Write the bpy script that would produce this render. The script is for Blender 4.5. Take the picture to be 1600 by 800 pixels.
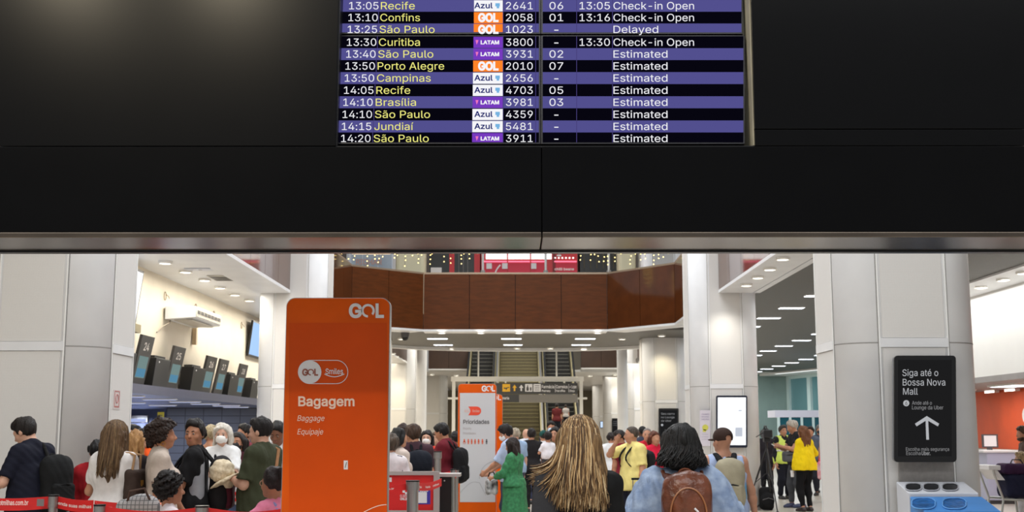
import bpy, math, random
import numpy as np
from mathutils import Vector, Matrix, Euler
random.seed(7); np.random.seed(7)
for o in list(bpy.data.objects): bpy.data.objects.remove(o)
SC = bpy.context.scene
COL = SC.collection
PI = math.pi
# ------------------------------------------------------------------ camera, world, exposure
F = 1880.0; EYE = 1.6
PITCH = math.atan(273.0/F); YAW = math.atan(6.0/F)
cd = bpy.data.cameras.new('camera'); cam = bpy.data.objects.new('camera', cd); COL.objects.link(cam)
cam.location = (0, 0, EYE); cam.rotation_euler = (PI/2+PITCH, 0, YAW)
cd.sensor_width = 36.0; cd.lens = 36.0*F/1600.0; cd.clip_end = 300; cd.clip_start = 0.05
cd.dof.use_dof = True; cd.dof.focus_distance = 6.6; cd.dof.aperture_fstop = 7.5
SC.camera = cam
SC.view_settings.view_transform = 'Standard'; SC.view_settings.look = 'None'
SC.view_settings.exposure = 0.0; SC.view_settings.gamma = 1.0; SC.view_settings.use_curve_mapping = False
SC.cycles.use_denoising = True
SC.cycles.max_bounces = 6; SC.cycles.diffuse_bounces = 3; SC.cycles.glossy_bounces = 3
SC.cycles.sample_clamp_indirect = 4.0; SC.cycles.caustics_reflective = False; SC.cycles.caustics_refractive = False
W = bpy.data.worlds.new('hall_daylight'); SC.world = W; W.use_nodes = True
bg = W.node_tree.nodes['Background']; bg.inputs[0].default_value = (0.93, 0.96, 1.0, 1); bg.inputs[1].default_value = 0.44
def area(name, loc, size, power, color=(1, .95, .88), rot=(0, 0, 0), spread=PI):
    l = bpy.data.lights.new(name, 'AREA'); l.shape = 'RECTANGLE'; l.size, l.size_y = size
    l.energy = power; l.color = color; l.spread = spread
    o = bpy.data.objects.new(name, l); o.location = loc; o.rotation_euler = rot; COL.objects.link(o); return o
CZ = 4.48                                     # ceiling height under the upper floor
area('atrium_fill', (0, 18, 10.5), (7, 26), 2250, (.97, .985, 1))  # added soft fill over the atrium, standing in for an unseen skylight
area('far_void_lamp', (0.5, 51, 9.5), (7, 10), 1500, (1, .94, .82))
area('hall_ceiling_fill', (0, 1.0, 7.5), (14, 5), 750, (.97, .985, 1))  # added broad fill from above the viewer, for unseen hall lighting
area('left_alcove_lamp', (-5.75, 24, CZ-.07), (.35, 22), 460, (1, .94, .83))
area('right_alcove_lamp', (9.3, 22, CZ-.07), (.35, 14), 95, (1, .96, .88))
area('right_hall_lamp', (9.2, 35, CZ-.08), (7, 30), 900, (.93, .97, 1))
area('left_counter_lamp', (-9.0, 26, 2.18), (2.6, 12), 380, (.72, .8, 1))
area('right_counter_lamp', (11.0, 24, 2.54), (1.0, 12), 130, (1, .93, .85))
area('far_side_fill', (11, 54, CZ-.08), (6, 12), 480, (.96, 1, 1))  # added fill that brightens the teal wall and windows, no fixture of its own
area('bridge_lamp', (0, 38.5, CZ-.08), (7, 5), 420, (1, .93, .8))
area('far_left_lamp', (-6.5, 50, CZ-.08), (3, 22), 700, (1, .9, .72))
area('far_right_lamp', (6.2, 58, CZ-.08), (3, 22), 600, (1, .93, .8))
area('far_end_lamp', (0.5, 74, CZ-.08), (9, 14), 600, (1, .93, .8))
area('upper_floor_lamp', (0, 39.5, 9.6), (12, 4), 420, (1, .95, .9))

for x in (-5.3, -3.4):                        # two downlights of the hall behind the viewer
    l = bpy.data.lights.new('hall_downlight_lamp', 'POINT'); l.energy = 420; l.color = (1, .86, .62); l.shadow_soft_size = .14
    o = bpy.data.objects.new('hall_downlight_lamp', l); o.location = (x, -1.24, 7.0); COL.objects.link(o)
for x, y, e, c in ((4.55, 37.15, 130, (1, .88, .6)), (4.3, 24.35, 70, (1, .95, .86)), (-4.95, 50.1, 150, (1, .88, .6)), (5.3, 50.2, 110, (.85, .93, 1)), (5.3, 63.1, 110, (1, .97, .92))):   # downlights that wash the columns
    l = bpy.data.lights.new('column_wash_lamp', 'SPOT'); l.energy = e; l.color = c; l.spot_size = 1.9; l.spot_blend = 1; l.shadow_soft_size = .08
    o = bpy.data.objects.new('column_wash_lamp', l); o.location = (x, y, CZ-.1); COL.objects.link(o)

# ------------------------------------------------------------------ pixels to points
_R = Matrix.Rotation(YAW, 3, 'Z') @ Matrix.Rotation(PI/2+PITCH, 3, 'X')
CAM = Vector((0, 0, EYE))
def ray(px, py): return (_R @ Vector(((px-800)/F, (400-py)/F, -1.0)))
def at(px, py, Y):
    d = ray(px, py); return CAM + d*(Y/d.y)
def atz(px, py, z):
    d = ray(px, py); return CAM + d*((z-EYE)/d.z)
def hit(px, py, P0, n):
    d = ray(px, py); n = Vector(n); return CAM + d*((Vector(P0)-CAM).dot(n)/d.dot(n))

# ------------------------------------------------------------------ materials
def lin(c):
    r = []
    for x in c[:3]:
        x /= 255.0; r.append(x/12.92 if x <= .04045 else ((x+.055)/1.055)**2.4)
    return (*r, 1.0)
_M = {}
def mat(name, c, rough=.6, metal=0.0, emit=0.0, spec=.5, var=0.0, vscale=20.0, bump=0.0, bscale=80.0, stretch=None, c2=None, coat=0.0):
    """principled surface whose colour wanders between c and c2 (or c darkened by var) with noise, and a noise bump"""
    if name in _M: return _M[name]
    m = bpy.data.materials.new(name); m.use_nodes = True; nt = m.node_tree; b = nt.nodes['Principled BSDF']
    b.inputs['Base Color'].default_value = lin(c); b.inputs['Roughness'].default_value = rough
    b.inputs['Metallic'].default_value = metal; b.inputs['Specular IOR Level'].default_value = spec
    if coat: b.inputs['Coat Weight'].default_value = coat
    if emit:
        b.inputs['Emission Color'].default_value = lin(c); b.inputs['Emission Strength'].default_value = emit
    if var or bump or c2:
        tc = nt.nodes.new('ShaderNodeTexCoord'); mp = nt.nodes.new('ShaderNodeMapping')
        if stretch: mp.inputs['Scale'].default_value = stretch
        nt.links.new(tc.outputs['Object'], mp.inputs['Vector'])
        if var or c2:
            n = nt.nodes.new('ShaderNodeTexNoise'); n.inputs['Scale'].default_value = vscale; n.inputs['Detail'].default_value = 4
            nt.links.new(mp.outputs[0], n.inputs['Vector'])
            r = nt.nodes.new('ShaderNodeValToRGB'); r.color_ramp.elements[0].position = .35; r.color_ramp.elements[1].position = .65
            c2_ = c2 or tuple(x*(1-var) for x in c)
            r.color_ramp.elements[0].color = lin(c2_); r.color_ramp.elements[1].color = lin(c)
            nt.links.new(n.outputs['Fac'], r.inputs[0]); nt.links.new(r.outputs[0], b.inputs['Base Color'])
        if bump:
            n = nt.nodes.new('ShaderNodeTexNoise'); n.inputs['Scale'].default_value = bscale; n.inputs['Detail'].default_value = 3
            nt.links.new(mp.outputs[0], n.inputs['Vector'])
            bp = nt.nodes.new('ShaderNodeBump'); bp.inputs['Strength'].default_value = bump; bp.inputs['Distance'].default_value = .02
            nt.links.new(n.outputs['Fac'], bp.inputs['Height']); nt.links.new(bp.outputs[0], b.inputs['Normal'])
    _M[name] = m; return m
def glow(name, c, s=1.0):
    """something that gives off light: a screen's pixels, a lamp's lens"""
    if name in _M: return _M[name]
    m = bpy.data.materials.new(name); m.use_nodes = True; nt = m.node_tree; nt.nodes.clear()
    e = nt.nodes.new('ShaderNodeEmission'); e.inputs[0].default_value = lin(c); e.inputs[1].default_value = s
    o = nt.nodes.new('ShaderNodeOutputMaterial'); nt.links.new(e.outputs[0], o.inputs[0]); _M[name] = m; return m
def cloth(c, var=.07, key=''):
    return mat('cloth_%d_%d_%d%s' % (*c, key), c, .85, spec=.2, var=var, vscale=9, bump=.25, bscale=22)
def skin(c): return mat('skin_%d_%d_%d' % c, c, .5, spec=.35, var=.08, vscale=14)
def hairm(c, c2=None): return mat('hair_%d_%d_%d' % c, c, .5, spec=.3, vscale=30, c2=c2 or tuple(int(x*.5) for x in c), stretch=(3, 3, .25), bump=.5, bscale=60)

# ------------------------------------------------------------------ objects
def tag(o, label=None, cat=None, group=None, kind=None):
    if label: o['label'] = label
    if cat: o['category'] = cat
    if group: o['group'] = group
    if kind: o['kind'] = kind
    return o
def thing(name, label, cat, loc=(0, 0, 0), rz=0.0, group=None):
    o = bpy.data.objects.new(name, None); COL.objects.link(o); o.empty_display_size = .1
    o.location = loc; o.rotation_euler = (0, 0, rz); return tag(o, label, cat, group)
def base_of(p):
    M = Matrix.Identity(4); chain = []
    while p is not None: chain.append(p); p = p.parent
    for q in reversed(chain): M = M @ Matrix.Translation(q.location) @ q.rotation_euler.to_matrix().to_4x4()
    return M
def link_mesh(name, verts, faces, m, parent=None, smooth=False, local=False, bevel=0.0):
    me = bpy.data.meshes.new(name)
    if parent is not None and not local:
        Mi = base_of(parent).inverted(); A = np.array(Mi)
        V = np.asarray(verts, float).reshape(-1, 3); verts = V @ A[:3, :3].T + A[:3, 3]
    if isinstance(verts, np.ndarray): verts = verts.tolist()
    if isinstance(faces, np.ndarray): faces = faces.tolist()
    me.from_pydata(verts, [], faces); me.update()
    if smooth: me.polygons.foreach_set('use_smooth', [True]*len(me.polygons))
    if m is not None: me.materials.append(m)
    o = bpy.data.objects.new(name, me); COL.objects.link(o)
    if parent is not None: o.parent = parent
    if bevel:
        b = o.modifiers.new('bevel', 'BEVEL'); b.width = bevel; b.segments = 2; b.limit_method = 'ANGLE'
    return o
class MB:
    def __init__(s): s.v = []; s.f = []
    def add(s, V, Fs):
        n = len(s.v); s.v += [tuple(p) for p in V]; s.f += [tuple(i+n for i in q) for q in Fs]; return s
    def box(s, x0, x1, y0, y1, z0, z1):
        V = [(x, y, z) for z in (z0, z1) for y in (y0, y1) for x in (x0, x1)]
        return s.add(V, [(0, 2, 3, 1), (4, 5, 7, 6), (0, 1, 5, 4), (2, 6, 7, 3), (0, 4, 6, 2), (1, 3, 7, 5)])
    def hexa(s, a, b):
        """solid between two quads a and b (four points each, same order)"""
        return s.add(list(a)+list(b), [(0, 1, 2, 3), (7, 6, 5, 4), (0, 4, 5, 1), (1, 5, 6, 2), (2, 6, 7, 3), (3, 7, 4, 0)])
    def prism(s, poly, ext):
        """poly: 3-D points in order; ext: vector"""
        n = len(poly); e = Vector(ext); P = [Vector(p) for p in poly]
        return s.add([*P, *[p+e for p in P]], [tuple(range(n)), tuple(range(2*n-1, n-1, -1))]+[(i, i+n, (i+1) % n+n, (i+1) % n) for i in range(n)])
    def tube(s, pts, r, n=8, caps=True):
        P = [Vector(p) for p in pts]; rs = r if isinstance(r, (list, tuple)) else [r]*len(P)
        up = None; base = len(s.v); fs = []
        for i, p in enumerate(P):
            t = (P[min(i+1, len(P)-1)]-P[max(i-1, 0)])
            t = t.normalized() if t.length > 1e-9 else Vector((0, 0, 1))
            if up is None: up = Vector((0, 0, 1)) if abs(t.z) < .9 else Vector((1, 0, 0))
            u = t.cross(up)
            if u.length < 1e-6: u = t.orthogonal()
            u.normalize(); w = u.cross(t); up = w
            for k in range(n):
                a = 2*PI*k/n; s.v.append(tuple(p+(u*math.cos(a)+w*math.sin(a))*rs[i]))
        for i in range(len(P)-1):
            for k in range(n):
                a = base+i*n+k; b = base+i*n+(k+1) % n; fs.append((a, b, b+n, a+n))
        if caps:
            fs.append(tuple(base+k for k in range(n-1, -1, -1))); fs.append(tuple(base+(len(P)-1)*n+k for k in range(n)))
        s.f += fs; return s
    def cyl(s, a, b, r0, r1=None, n=20): return s.tube([a, b], [r0, r0 if r1 is None else r1], n)
    def ball(s, c, r, nu=12, nv=8):
        c = Vector(c); r = (r, r, r) if not hasattr(r, '__len__') else r; V = []; Fs = []
        for j in range(1, nv):
            for i in range(nu):
                a = 2*PI*i/nu; b = PI*j/nv; V.append((c.x+r[0]*math.sin(b)*math.cos(a), c.y+r[1]*math.sin(b)*math.sin(a), c.z+r[2]*math.cos(b)))
        V += [(c.x, c.y, c.z+r[2]), (c.x, c.y, c.z-r[2])]; t = len(V)-2
        for j in range(nv-2):
            for i in range(nu): Fs.append((j*nu+i, (j+1)*nu+i, (j+1)*nu+(i+1) % nu, j*nu+(i+1) % nu))
        for i in range(nu): Fs.append((t, i, (i+1) % nu)); Fs.append((t+1, (nv-2)*nu+(i+1) % nu, (nv-2)*nu+i))
        return s.add(V, Fs)
    def build(s, name, m, parent=None, **k): return link_mesh(name, s.v, s.f, m, parent, **k)
def struct(o): o['kind'] = 'structure'; return o
def arc(cx, cy, r, a0, a1, n=8): return [(cx+r*math.cos(a0+(a1-a0)*i/n), cy+r*math.sin(a0+(a1-a0)*i/n)) for i in range(n+1)]
def rrect(x0, x1, y0, y1, r, n=6):
    return arc(x1-r, y1-r, r, 0, PI/2, n)+arc(x0+r, y1-r, r, PI/2, PI, n)+arc(x0+r, y0+r, r, PI, 1.5*PI, n)+arc(x1-r, y0+r, r, 1.5*PI, 2*PI, n)
_T = {}
try: FONT = bpy.data.fonts.load(bpy.utils.system_resource('DATAFILES', path='fonts')+'/Inter.woff2')      # Blender's own interface typeface
except Exception: FONT = None
def glyphs(txt, bold=0.0, shear=0.0):
    """flat faces of a line of text: every outline is filled with its own holes; bold thickens it along its outline"""
    key = (txt, bold, shear)
    if key in _T: return _T[key]
    from mathutils.geometry import delaunay_2d_cdt
    c = bpy.data.curves.new('t', 'FONT'); c.body = txt; c.size = 1.0; c.font = FONT or c.font; c.shear = shear
    o = bpy.data.objects.new('t', c); cu = o.to_curve(bpy.context.evaluated_depsgraph_get()); L = []
    for sp in cu.splines:
        P = []; bp = list(sp.bezier_points)
        for a, b in zip(bp, bp[1:]+bp[:1]):
            A, B, Cc, D = (Vector(q[:2]) for q in (a.co, a.handle_right, b.handle_left, b.co)); d = (D-A)
            n = 1 if abs(d.cross(B-A))+abs(d.cross(Cc-A)) < 1e-5 else 4
            for k in range(n):
                t = k/n; P.append(A*(1-t)**3+B*3*t*(1-t)**2+Cc*3*t*t*(1-t)+D*t**3)
        P = [p for k, p in enumerate(P) if (p-P[k-1]).length > 1e-5]
        if len(P) > 2: L.append(P)
    o.to_curve_clear(); bpy.data.objects.remove(o); bpy.data.curves.remove(c)
    ar = lambda P: sum(P[k-1].x*P[k].y-P[k].x*P[k-1].y for k in range(len(P)))/2
    areas = [ar(P) for P in L]; sgn = 1 if not areas or max(areas, key=abs) > 0 else -1
    if bold > 0:
        for q, P in enumerate(L):
            n = len(P); Q = []
            for k in range(n):
                d0, d1 = (P[k]-P[k-1]).normalized(), (P[(k+1) % n]-P[k]).normalized(); n0, n1 = Vector((d0.y, -d0.x)), Vector((d1.y, -d1.x)); m = n0+n1
                m = m.normalized()/max(.5, math.sqrt(max(0, (1+n0.dot(n1))/2))) if m.length > 1e-4 else n0
                Q.append(P[k]+m*bold*sgn)
            L[q] = Q
    P2 = [q for P in L for q in P]; Ed = []; k0 = 0
    for P in L: Ed += [(k0+k, k0+(k+1) % len(P)) for k in range(len(P))]; k0 += len(P)
    if not P2: _T[key] = (np.zeros((0, 2)), []); return _T[key]
    R = delaunay_2d_cdt(P2, Ed, [], 0, 1e-6); V = np.array([tuple(q) for q in R[0]]); Fs = [tuple(f) for f in R[2]]
    cen = np.array([V[list(f)].mean(0) for f in Fs]); wn = np.zeros(len(Fs), int)          # keep what any outline encloses
    for P in L:
        a = np.array([tuple(q) for q in P]); b = np.roll(a, -1, 0)
        for (ax, ay), (bx, by) in zip(a, b):
            cr = (bx-ax)*(cen[:, 1]-ay)-(cen[:, 0]-ax)*(by-ay)
            wn += ((ay <= cen[:, 1]) & (by > cen[:, 1]) & (cr > 0)).astype(int)-((ay > cen[:, 1]) & (by <= cen[:, 1]) & (cr < 0)).astype(int)
    _T[key] = (V, [f for f, w in zip(Fs, wn) if w != 0]); return _T[key]
_caph = None
def text(mb, txt, p, ux, uz, x0, x1, base, cap, bold=0.0, shear=0.0):
    """flat lettering on the plane p + ux*x + uz*z: from x0 to x1, capitals from base up to base+cap"""
    global _caph
    if _caph is None: _caph = glyphs('H')[0][:, 1].max()
    V, Fs = glyphs(txt, bold, shear)
    if not len(V): return
    a, b = V[:, 0].min(), V[:, 0].max(); sx = (x1-x0)/(b-a) if b > a else 1; sz = cap/_caph
    p, ux, uz = Vector(p), Vector(ux), Vector(uz)
    mb.add([p+ux*(x0+(v[0]-a)*sx)+uz*(base+v[1]*sz) for v in V], Fs)
def ptext(mb, txt, plane, x0, x1, yb, yt, bold=0.0, shear=0.0, off=.002):
    """lettering whose capitals run from pixel row yb (baseline) up to yt and pixel columns x0..x1, on the plane (P0, n)"""
    P0, n = plane; n = Vector(n).normalized(); q = Vector(P0)+n*off
    o = hit(x0, yb, q, n); r = hit(x1, yb, q, n)-o; u = hit(x0, yt, q, n)-o
    text(mb, txt, o, r.normalized(), u-r.normalized()*u.dot(r.normalized()) if False else u.normalized(), 0, r.length, 0, u.length, bold, shear)
def pquad(mb, plane, x0, x1, y0, y1, off=.001, thick=0.0):
    P0, n = plane; n = Vector(n).normalized(); q = Vector(P0)+n*off
    P = [hit(a, b, q, n) for a, b in ((x0, y1), (x1, y1), (x1, y0), (x0, y0))]
    if thick: mb.prism(P, n*-thick)
    else: mb.add(P, [(0, 1, 2, 3)])
def rsign(mb, plane, x0, x1, y0, y1, rad, thick, off=0.0):
    """rounded slab whose face covers the pixel rectangle on the plane (P0, n); it is `thick` metres deep behind its face"""
    P0, n = plane; n = Vector(n).normalized(); q = Vector(P0)+n*off
    a = hit(x0, y1, q, n); b = hit(x1, y1, q, n); c = hit(x0, y0, q, n)
    ux = (b-a); w = ux.length; ux.normalize(); uz = (c-a); h = uz.length; uz.normalize()
    mb.prism([a+ux*x+uz*z for x, z in rrect(0, w, 0, h, rad)], n*-thick)
# ------------------------------------------------------------------ organic shapes: distance fields on a grid, then one closed surface
V3 = lambda *a: np.array(a, float)
class Field:
    def __init__(s, lo, hi, h):
        s.lo = V3(*lo); s.h = h; s.n = np.ceil((V3(*hi)-s.lo)/h).astype(int)+1; s.F = np.full(s.n, .5, np.float32)
        s.ax = [(s.lo[i]+h*np.arange(s.n[i])).astype(np.float32) for i in range(3)]
    def copy(s):
        g = Field.__new__(Field); g.lo, g.h, g.n, g.ax = s.lo, s.h, s.n, s.ax; g.F = np.full(s.n, .5, np.float32); return g
    def sub(s, lo, hi):
        a = np.clip(np.floor((lo-s.lo)/s.h).astype(int), 0, s.n); b = np.clip(np.ceil((hi-s.lo)/s.h).astype(int)+1, 0, s.n)
        sl = tuple(slice(a[i], b[i]) for i in range(3))
        return sl, (s.ax[0][sl[0]][:, None, None], s.ax[1][sl[1]][None, :, None], s.ax[2][sl[2]][None, None, :])
    def put(s, sl, d, k, op):
        f = s.F[sl]
        if op == 'u':
            if k > 0:
                q = np.maximum(k-np.abs(f-d), 0)/k; s.F[sl] = np.minimum(f, d)-q*q*k*.25
            else: s.F[sl] = np.minimum(f, d)
        elif op == 's': s.F[sl] = np.maximum(f, -d)
    def cone(s, a, b, ra, rb, k=0.0, sq=None, op='u'):
        a, b = V3(*a), V3(*b); R = max(ra, rb)*(max(1, sq[1]) if sq else 1)+k+3*s.h
        sl, (x, y, z) = s.sub(np.minimum(a, b)-R, np.maximum(a, b)+R)
        if 0 in s.F[sl].shape: return s
        d = b-a; L = float(d@d) or 1e-9
        t = np.clip(((x-a[0])*d[0]+(y-a[1])*d[1]+(z-a[2])*d[2])/L, 0, 1)
        ex, ey, ez = x-a[0]-t*d[0], y-a[1]-t*d[1], z-a[2]-t*d[2]
        if sq:
            u, f = V3(*sq[0]), sq[1]; u = u/np.linalg.norm(u); w = (ex*u[0]+ey*u[1]+ez*u[2])*(1/f-1)
            ex, ey, ez = ex+u[0]*w, ey+u[1]*w, ez+u[2]*w
        s.put(sl, (np.sqrt(ex*ex+ey*ey+ez*ez)-(ra+(rb-ra)*t)).astype(np.float32), k, op); return s
    def ell(s, c, r, k=0.0, R=None, op='u'):
        c, r = V3(*c), V3(*r); m = max(r)+k+3*s.h
        sl, (x, y, z) = s.sub(c-m, c+m)
        if 0 in s.F[sl].shape: return s
        p = [x-c[0], y-c[1], z-c[2]]
        if R is not None: p = [p[0]*R[0, i]+p[1]*R[1, i]+p[2]*R[2, i] for i in range(3)]
        k0 = np.sqrt((p[0]/r[0])**2+(p[1]/r[1])**2+(p[2]/r[2])**2); k1 = np.sqrt((p[0]/r[0]**2)**2+(p[1]/r[1]**2)**2+(p[2]/r[2]**2)**2)+1e-6
        s.put(sl, (k0*(k0-1)/k1).astype(np.float32), k, op); return s
    def rbox(s, c, r, rad, k=0.0, R=None, op='u'):
        c, r = V3(*c), V3(*r); m = np.linalg.norm(r)+rad+k+3*s.h
        sl, (x, y, z) = s.sub(c-m, c+m)
        if 0 in s.F[sl].shape: return s
        p = [x-c[0], y-c[1], z-c[2]]
        if R is not None: p = [p[0]*R[0, i]+p[1]*R[1, i]+p[2]*R[2, i] for i in range(3)]
        q = [np.abs(p[i])-(r[i]-rad) for i in range(3)]
        d = np.sqrt(sum(np.maximum(a, 0)**2 for a in q))+np.minimum(np.maximum(np.maximum(q[0], q[1]), q[2]), 0)-rad
        s.put(sl, d.astype(np.float32), k, op); return s
    def keep(s, p, n):
        """keep what lies on the side of the plane (p, n) that n points away from"""
        n = V3(*n); n = n/np.linalg.norm(n); p = V3(*p)
        s.F = np.maximum(s.F, (s.ax[0][:, None, None]-p[0])*n[0]+(s.ax[1][None, :, None]-p[1])*n[1]+(s.ax[2][None, None, :]-p[2])*n[2]).astype(np.float32); return s
    def wave(s, amp, f, seed=0, zs=1.0):
        r = np.random.RandomState(seed); x, y, z = s.ax[0][:, None, None], s.ax[1][None, :, None], s.ax[2][None, None, :]*zs
        for i in range(5):
            d = r.normal(size=3)*f*(1+.5*i); s.F = (s.F+amp/(1+.4*i)*np.sin(d[0]*x+d[1]*y+d[2]*z+r.uniform(0, 6))).astype(np.float32)
        return s
    def mesh(s):
        Fv = s.F; S = Fv < 0
        if not S.any(): return np.zeros((0, 3)), np.zeros((0, 4), int)
        for ax in range(3):
            for e in (0, -1):
                ix = [slice(None)]*3; ix[ax] = e; Fv[tuple(ix)] = np.maximum(Fv[tuple(ix)], 1e-3)
        S = Fv < 0
        c = np.zeros(tuple(s.n-1), np.uint8)
        for dx in (0, 1):
            for dy in (0, 1):
                for dz in (0, 1): c += S[dx:s.n[0]-1+dx, dy:s.n[1]-1+dy, dz:s.n[2]-1+dz]
        I = np.argwhere((c > 0) & (c < 8)); idx = np.full(c.shape, -1, int); idx[tuple(I.T)] = np.arange(len(I))
        acc = np.zeros((len(I), 3)); cnt = np.zeros(len(I))
        cor = [(a, b, d) for a in (0, 1) for b in (0, 1) for d in (0, 1)]
        for a in cor:
            for ax in range(3):
                if a[ax] == 0:
                    b = list(a); b[ax] = 1
                    fa = Fv[I[:, 0]+a[0], I[:, 1]+a[1], I[:, 2]+a[2]]; fb = Fv[I[:, 0]+b[0], I[:, 1]+b[1], I[:, 2]+b[2]]
                    m = (fa < 0) != (fb < 0); t = np.where(m, fa/np.where(m, fa-fb, 1), 0)
                    p = np.array(a, float)[None].repeat(len(I), 0); p[:, ax] += t; acc[m] += p[m]; cnt[m] += 1
        V = s.lo+s.h*(I+acc/np.maximum(cnt, 1)[:, None])
        Q = []
        for ax in range(3):
            o1, o2 = [(1, 2), (2, 0), (0, 1)][ax]
            lo = [slice(None)]*3; hi = [slice(None)]*3; lo[ax] = slice(0, -1); hi[ax] = slice(1, None)
            E = np.argwhere(S[tuple(lo)] != S[tuple(hi)])
            E = E[(E[:, o1] > 0) & (E[:, o2] > 0) & (E[:, o1] < s.n[o1]-1) & (E[:, o2] < s.n[o2]-1)]
            if not len(E): continue
            fl = S[tuple(E.T)]
            def cell(d1, d2):
                q = E.copy(); q[:, o1] += d1; q[:, o2] += d2; return idx[tuple(q.T)]
            q = np.stack([cell(-1, -1), cell(0, -1), cell(0, 0), cell(-1, 0)], 1)
            q[~fl] = q[~fl][:, ::-1]; Q.append(q)
        return V, np.concatenate(Q)
    def build(s, name, m, parent=None, local=True, smooth=True):
        V, Q = s.mesh()
        return link_mesh(name, V, Q, m, parent, smooth=smooth, local=local)

# ------------------------------------------------------------------ people
def rot(yaw=0, pitch=0, roll=0):
    """head rotation: yaw turns it to the person's left, pitch nods it forward (degrees)"""
    a, b, c = math.radians(yaw), math.radians(-pitch), math.radians(roll)
    return np.array(Matrix.Rotation(a, 3, 'Z') @ Matrix.Rotation(b, 3, 'X') @ Matrix.Rotation(c, 3, 'Y'))
class Person:
    """front is +y, the person's own right hand is at +x, feet on z = 0"""
    def __init__(s, H, fem=False, hs=1.0, girth=1.0, lean=0, head=(0, 0, 0), R=None, L=None, feet=None, h=.012, twist=0, sit=None):
        s.H, s.fem, s.hs, s.g, s.h = H, fem, hs, girth, h; s.u = H*hs
        hh = .132*hs; s.szf = 1-hh-.05*hs; s.lean = math.radians(lean)
        s.pel = V3(0, 0, .53*H)
        s.hc0 = V3(0, .012*H, (1-hh*.5-.004)*H); s.neck0 = V3(0, .002*H, (1-hh-.012)*H)
        s.HR = rot(*head); s.tilt = rot(0, lean)
        s.neck = s.up(s.neck0); n = s.neck; s.hc = n+s.HR@(s.hc0-s.neck0)
        sw = (.084 if fem else .099)*(1+.5*(girth-1)); s.S = [s.up((x*sw*H, -.004*H, (s.szf-.006)*H)) for x in (1, -1)]
        s.E, s.W, s.D, s.N = [], [], [], []
        for i, tgt in enumerate((R, L)):
            sx = 1 if i == 0 else -1
            dflt = (.125*(1+.4*(girth-1))*sx, .02, .47)
            pole = V3(sx*.55, -.7, -.45); dirn = None
            if tgt is not None and isinstance(tgt, dict): pole = V3(*tgt.get('pole', pole)); dirn = tgt.get('dir'); tgt = tgt['at']
            T = V3(*(tgt or dflt))*H
            a, b = .172*H, .148*H; S = s.S[i]; d = T-S; Ld = np.linalg.norm(d)
            if Ld > (a+b)*.995: T = S+d/Ld*(a+b)*.995; d = T-S; Ld = np.linalg.norm(d)
            u = d/Ld; x = (a*a-b*b+Ld*Ld)/(2*Ld); y = math.sqrt(max(a*a-x*x, 0))
            p = pole-u*(pole@u); p = p/np.linalg.norm(p)
            s.E.append(S+u*x+p*y); s.W.append(T)
            fd = (T-s.E[i])/np.linalg.norm(T-s.E[i]); s.D.append(fd if dirn is None else V3(*dirn)/np.linalg.norm(dirn))
            nn = V3(-sx, .25, 0); nn = nn-s.D[i]*(nn@s.D[i])
            if np.linalg.norm(nn) < .3: nn = V3(0, 0, -1.0); nn = nn-s.D[i]*(nn@s.D[i])
            s.N.append(nn/np.linalg.norm(nn))
        feet = feet or [(.055, .0, 0), (-.055, .0, 0)]
        s.hip, s.knee, s.ank, s.fy = [], [], [], []
        for i, f in enumerate(feet):
            sx = 1 if i == 0 else -1; hp = V3(sx*.05*H, 0, .515*H); an = V3(f[0]*H, f[1]*H-.012*H, .045*H+f[2]*H)
            a, b = .245*H, .232*H; d = an-hp; Ld = np.linalg.norm(d)
            if Ld > (a+b)*.998: an = hp+d/Ld*(a+b)*.998; d = an-hp; Ld = np.linalg.norm(d)
            u = d/Ld; x = (a*a-b*b+Ld*Ld)/(2*Ld); y = math.sqrt(max(a*a-x*x, 0)); pl = V3(sx*.12, 1, 0); pl = pl-u*(pl@u); pl /= np.linalg.norm(pl)
            s.hip.append(hp); s.knee.append(hp+u*x+pl*y); s.ank.append(an); s.fy.append(f[3] if len(f) > 3 else 0)
        P = np.array(s.E+s.W+s.ank+[s.hc]); m = .22*H
        s.lo = np.minimum(P.min(0)-.14*H, V3(-m, -.16*H, 0)); s.hi = np.maximum(P.max(0)+.14*H, V3(m, .16*H, 0)); s.lo[2] = -.01
    def up(s, p):
        p = V3(*p); p = p.copy(); q = p-s.pel; q = s.tilt@q; return s.pel+q
    def zf(s, f): return (.53+(f-.53)*(s.szf-.53)/(.818-.53))*s.H
    def grid(s, zlo=None, zhi=None, h=None, pad=0):
        lo, hi = s.lo.copy()-pad, s.hi.copy()+pad
        if zlo is not None: lo[2] = zlo
        if zhi is not None: hi[2] = zhi
        return Field(lo, hi, h or s.h)
    def torso(s, g, t=0.0, bust=True, low=True):
        H, G = s.H, s.g; k = .045*H; f = s.fem; Z = s.zf
        def c(hw, y, z, r, sq=.86):
            a = s.up((hw*H*G, y*H, Z(z))); b = s.up((-hw*H*G, y*H, Z(z))); g.cone(a, b, r*H*G+t, r*H*G+t, k, ((0, 1, 0), sq))
        if low: c(.040 if f else .034, -.004, .525, .070 if f else .066, .95)
        c(.040 if f else .034, -.002, .565, .060, .92)
        c(.022 if f else .030, .002, .625, .052 if f else .058)
        c(.040 if f else .047, .002, .715, .056 if f else .064)
        c(.050 if f else .061, -.004, .775, .043 if f else .047)
        c(.070 if f else .085, -.006, .803, .025 if f else .030, 1)
        if f and bust:
            for x in (1, -1): g.ell(s.up((x*.043*H*G, .052*H*G, Z(.715))), V3(.036, .034, .036)*H*G+t, .03*H)
        if G > 1.12: g.ell(s.up((0, .03*H, Z(.6))), V3(.085*G, .085*G, .1)*H+t, .05*H)
        return g
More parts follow.
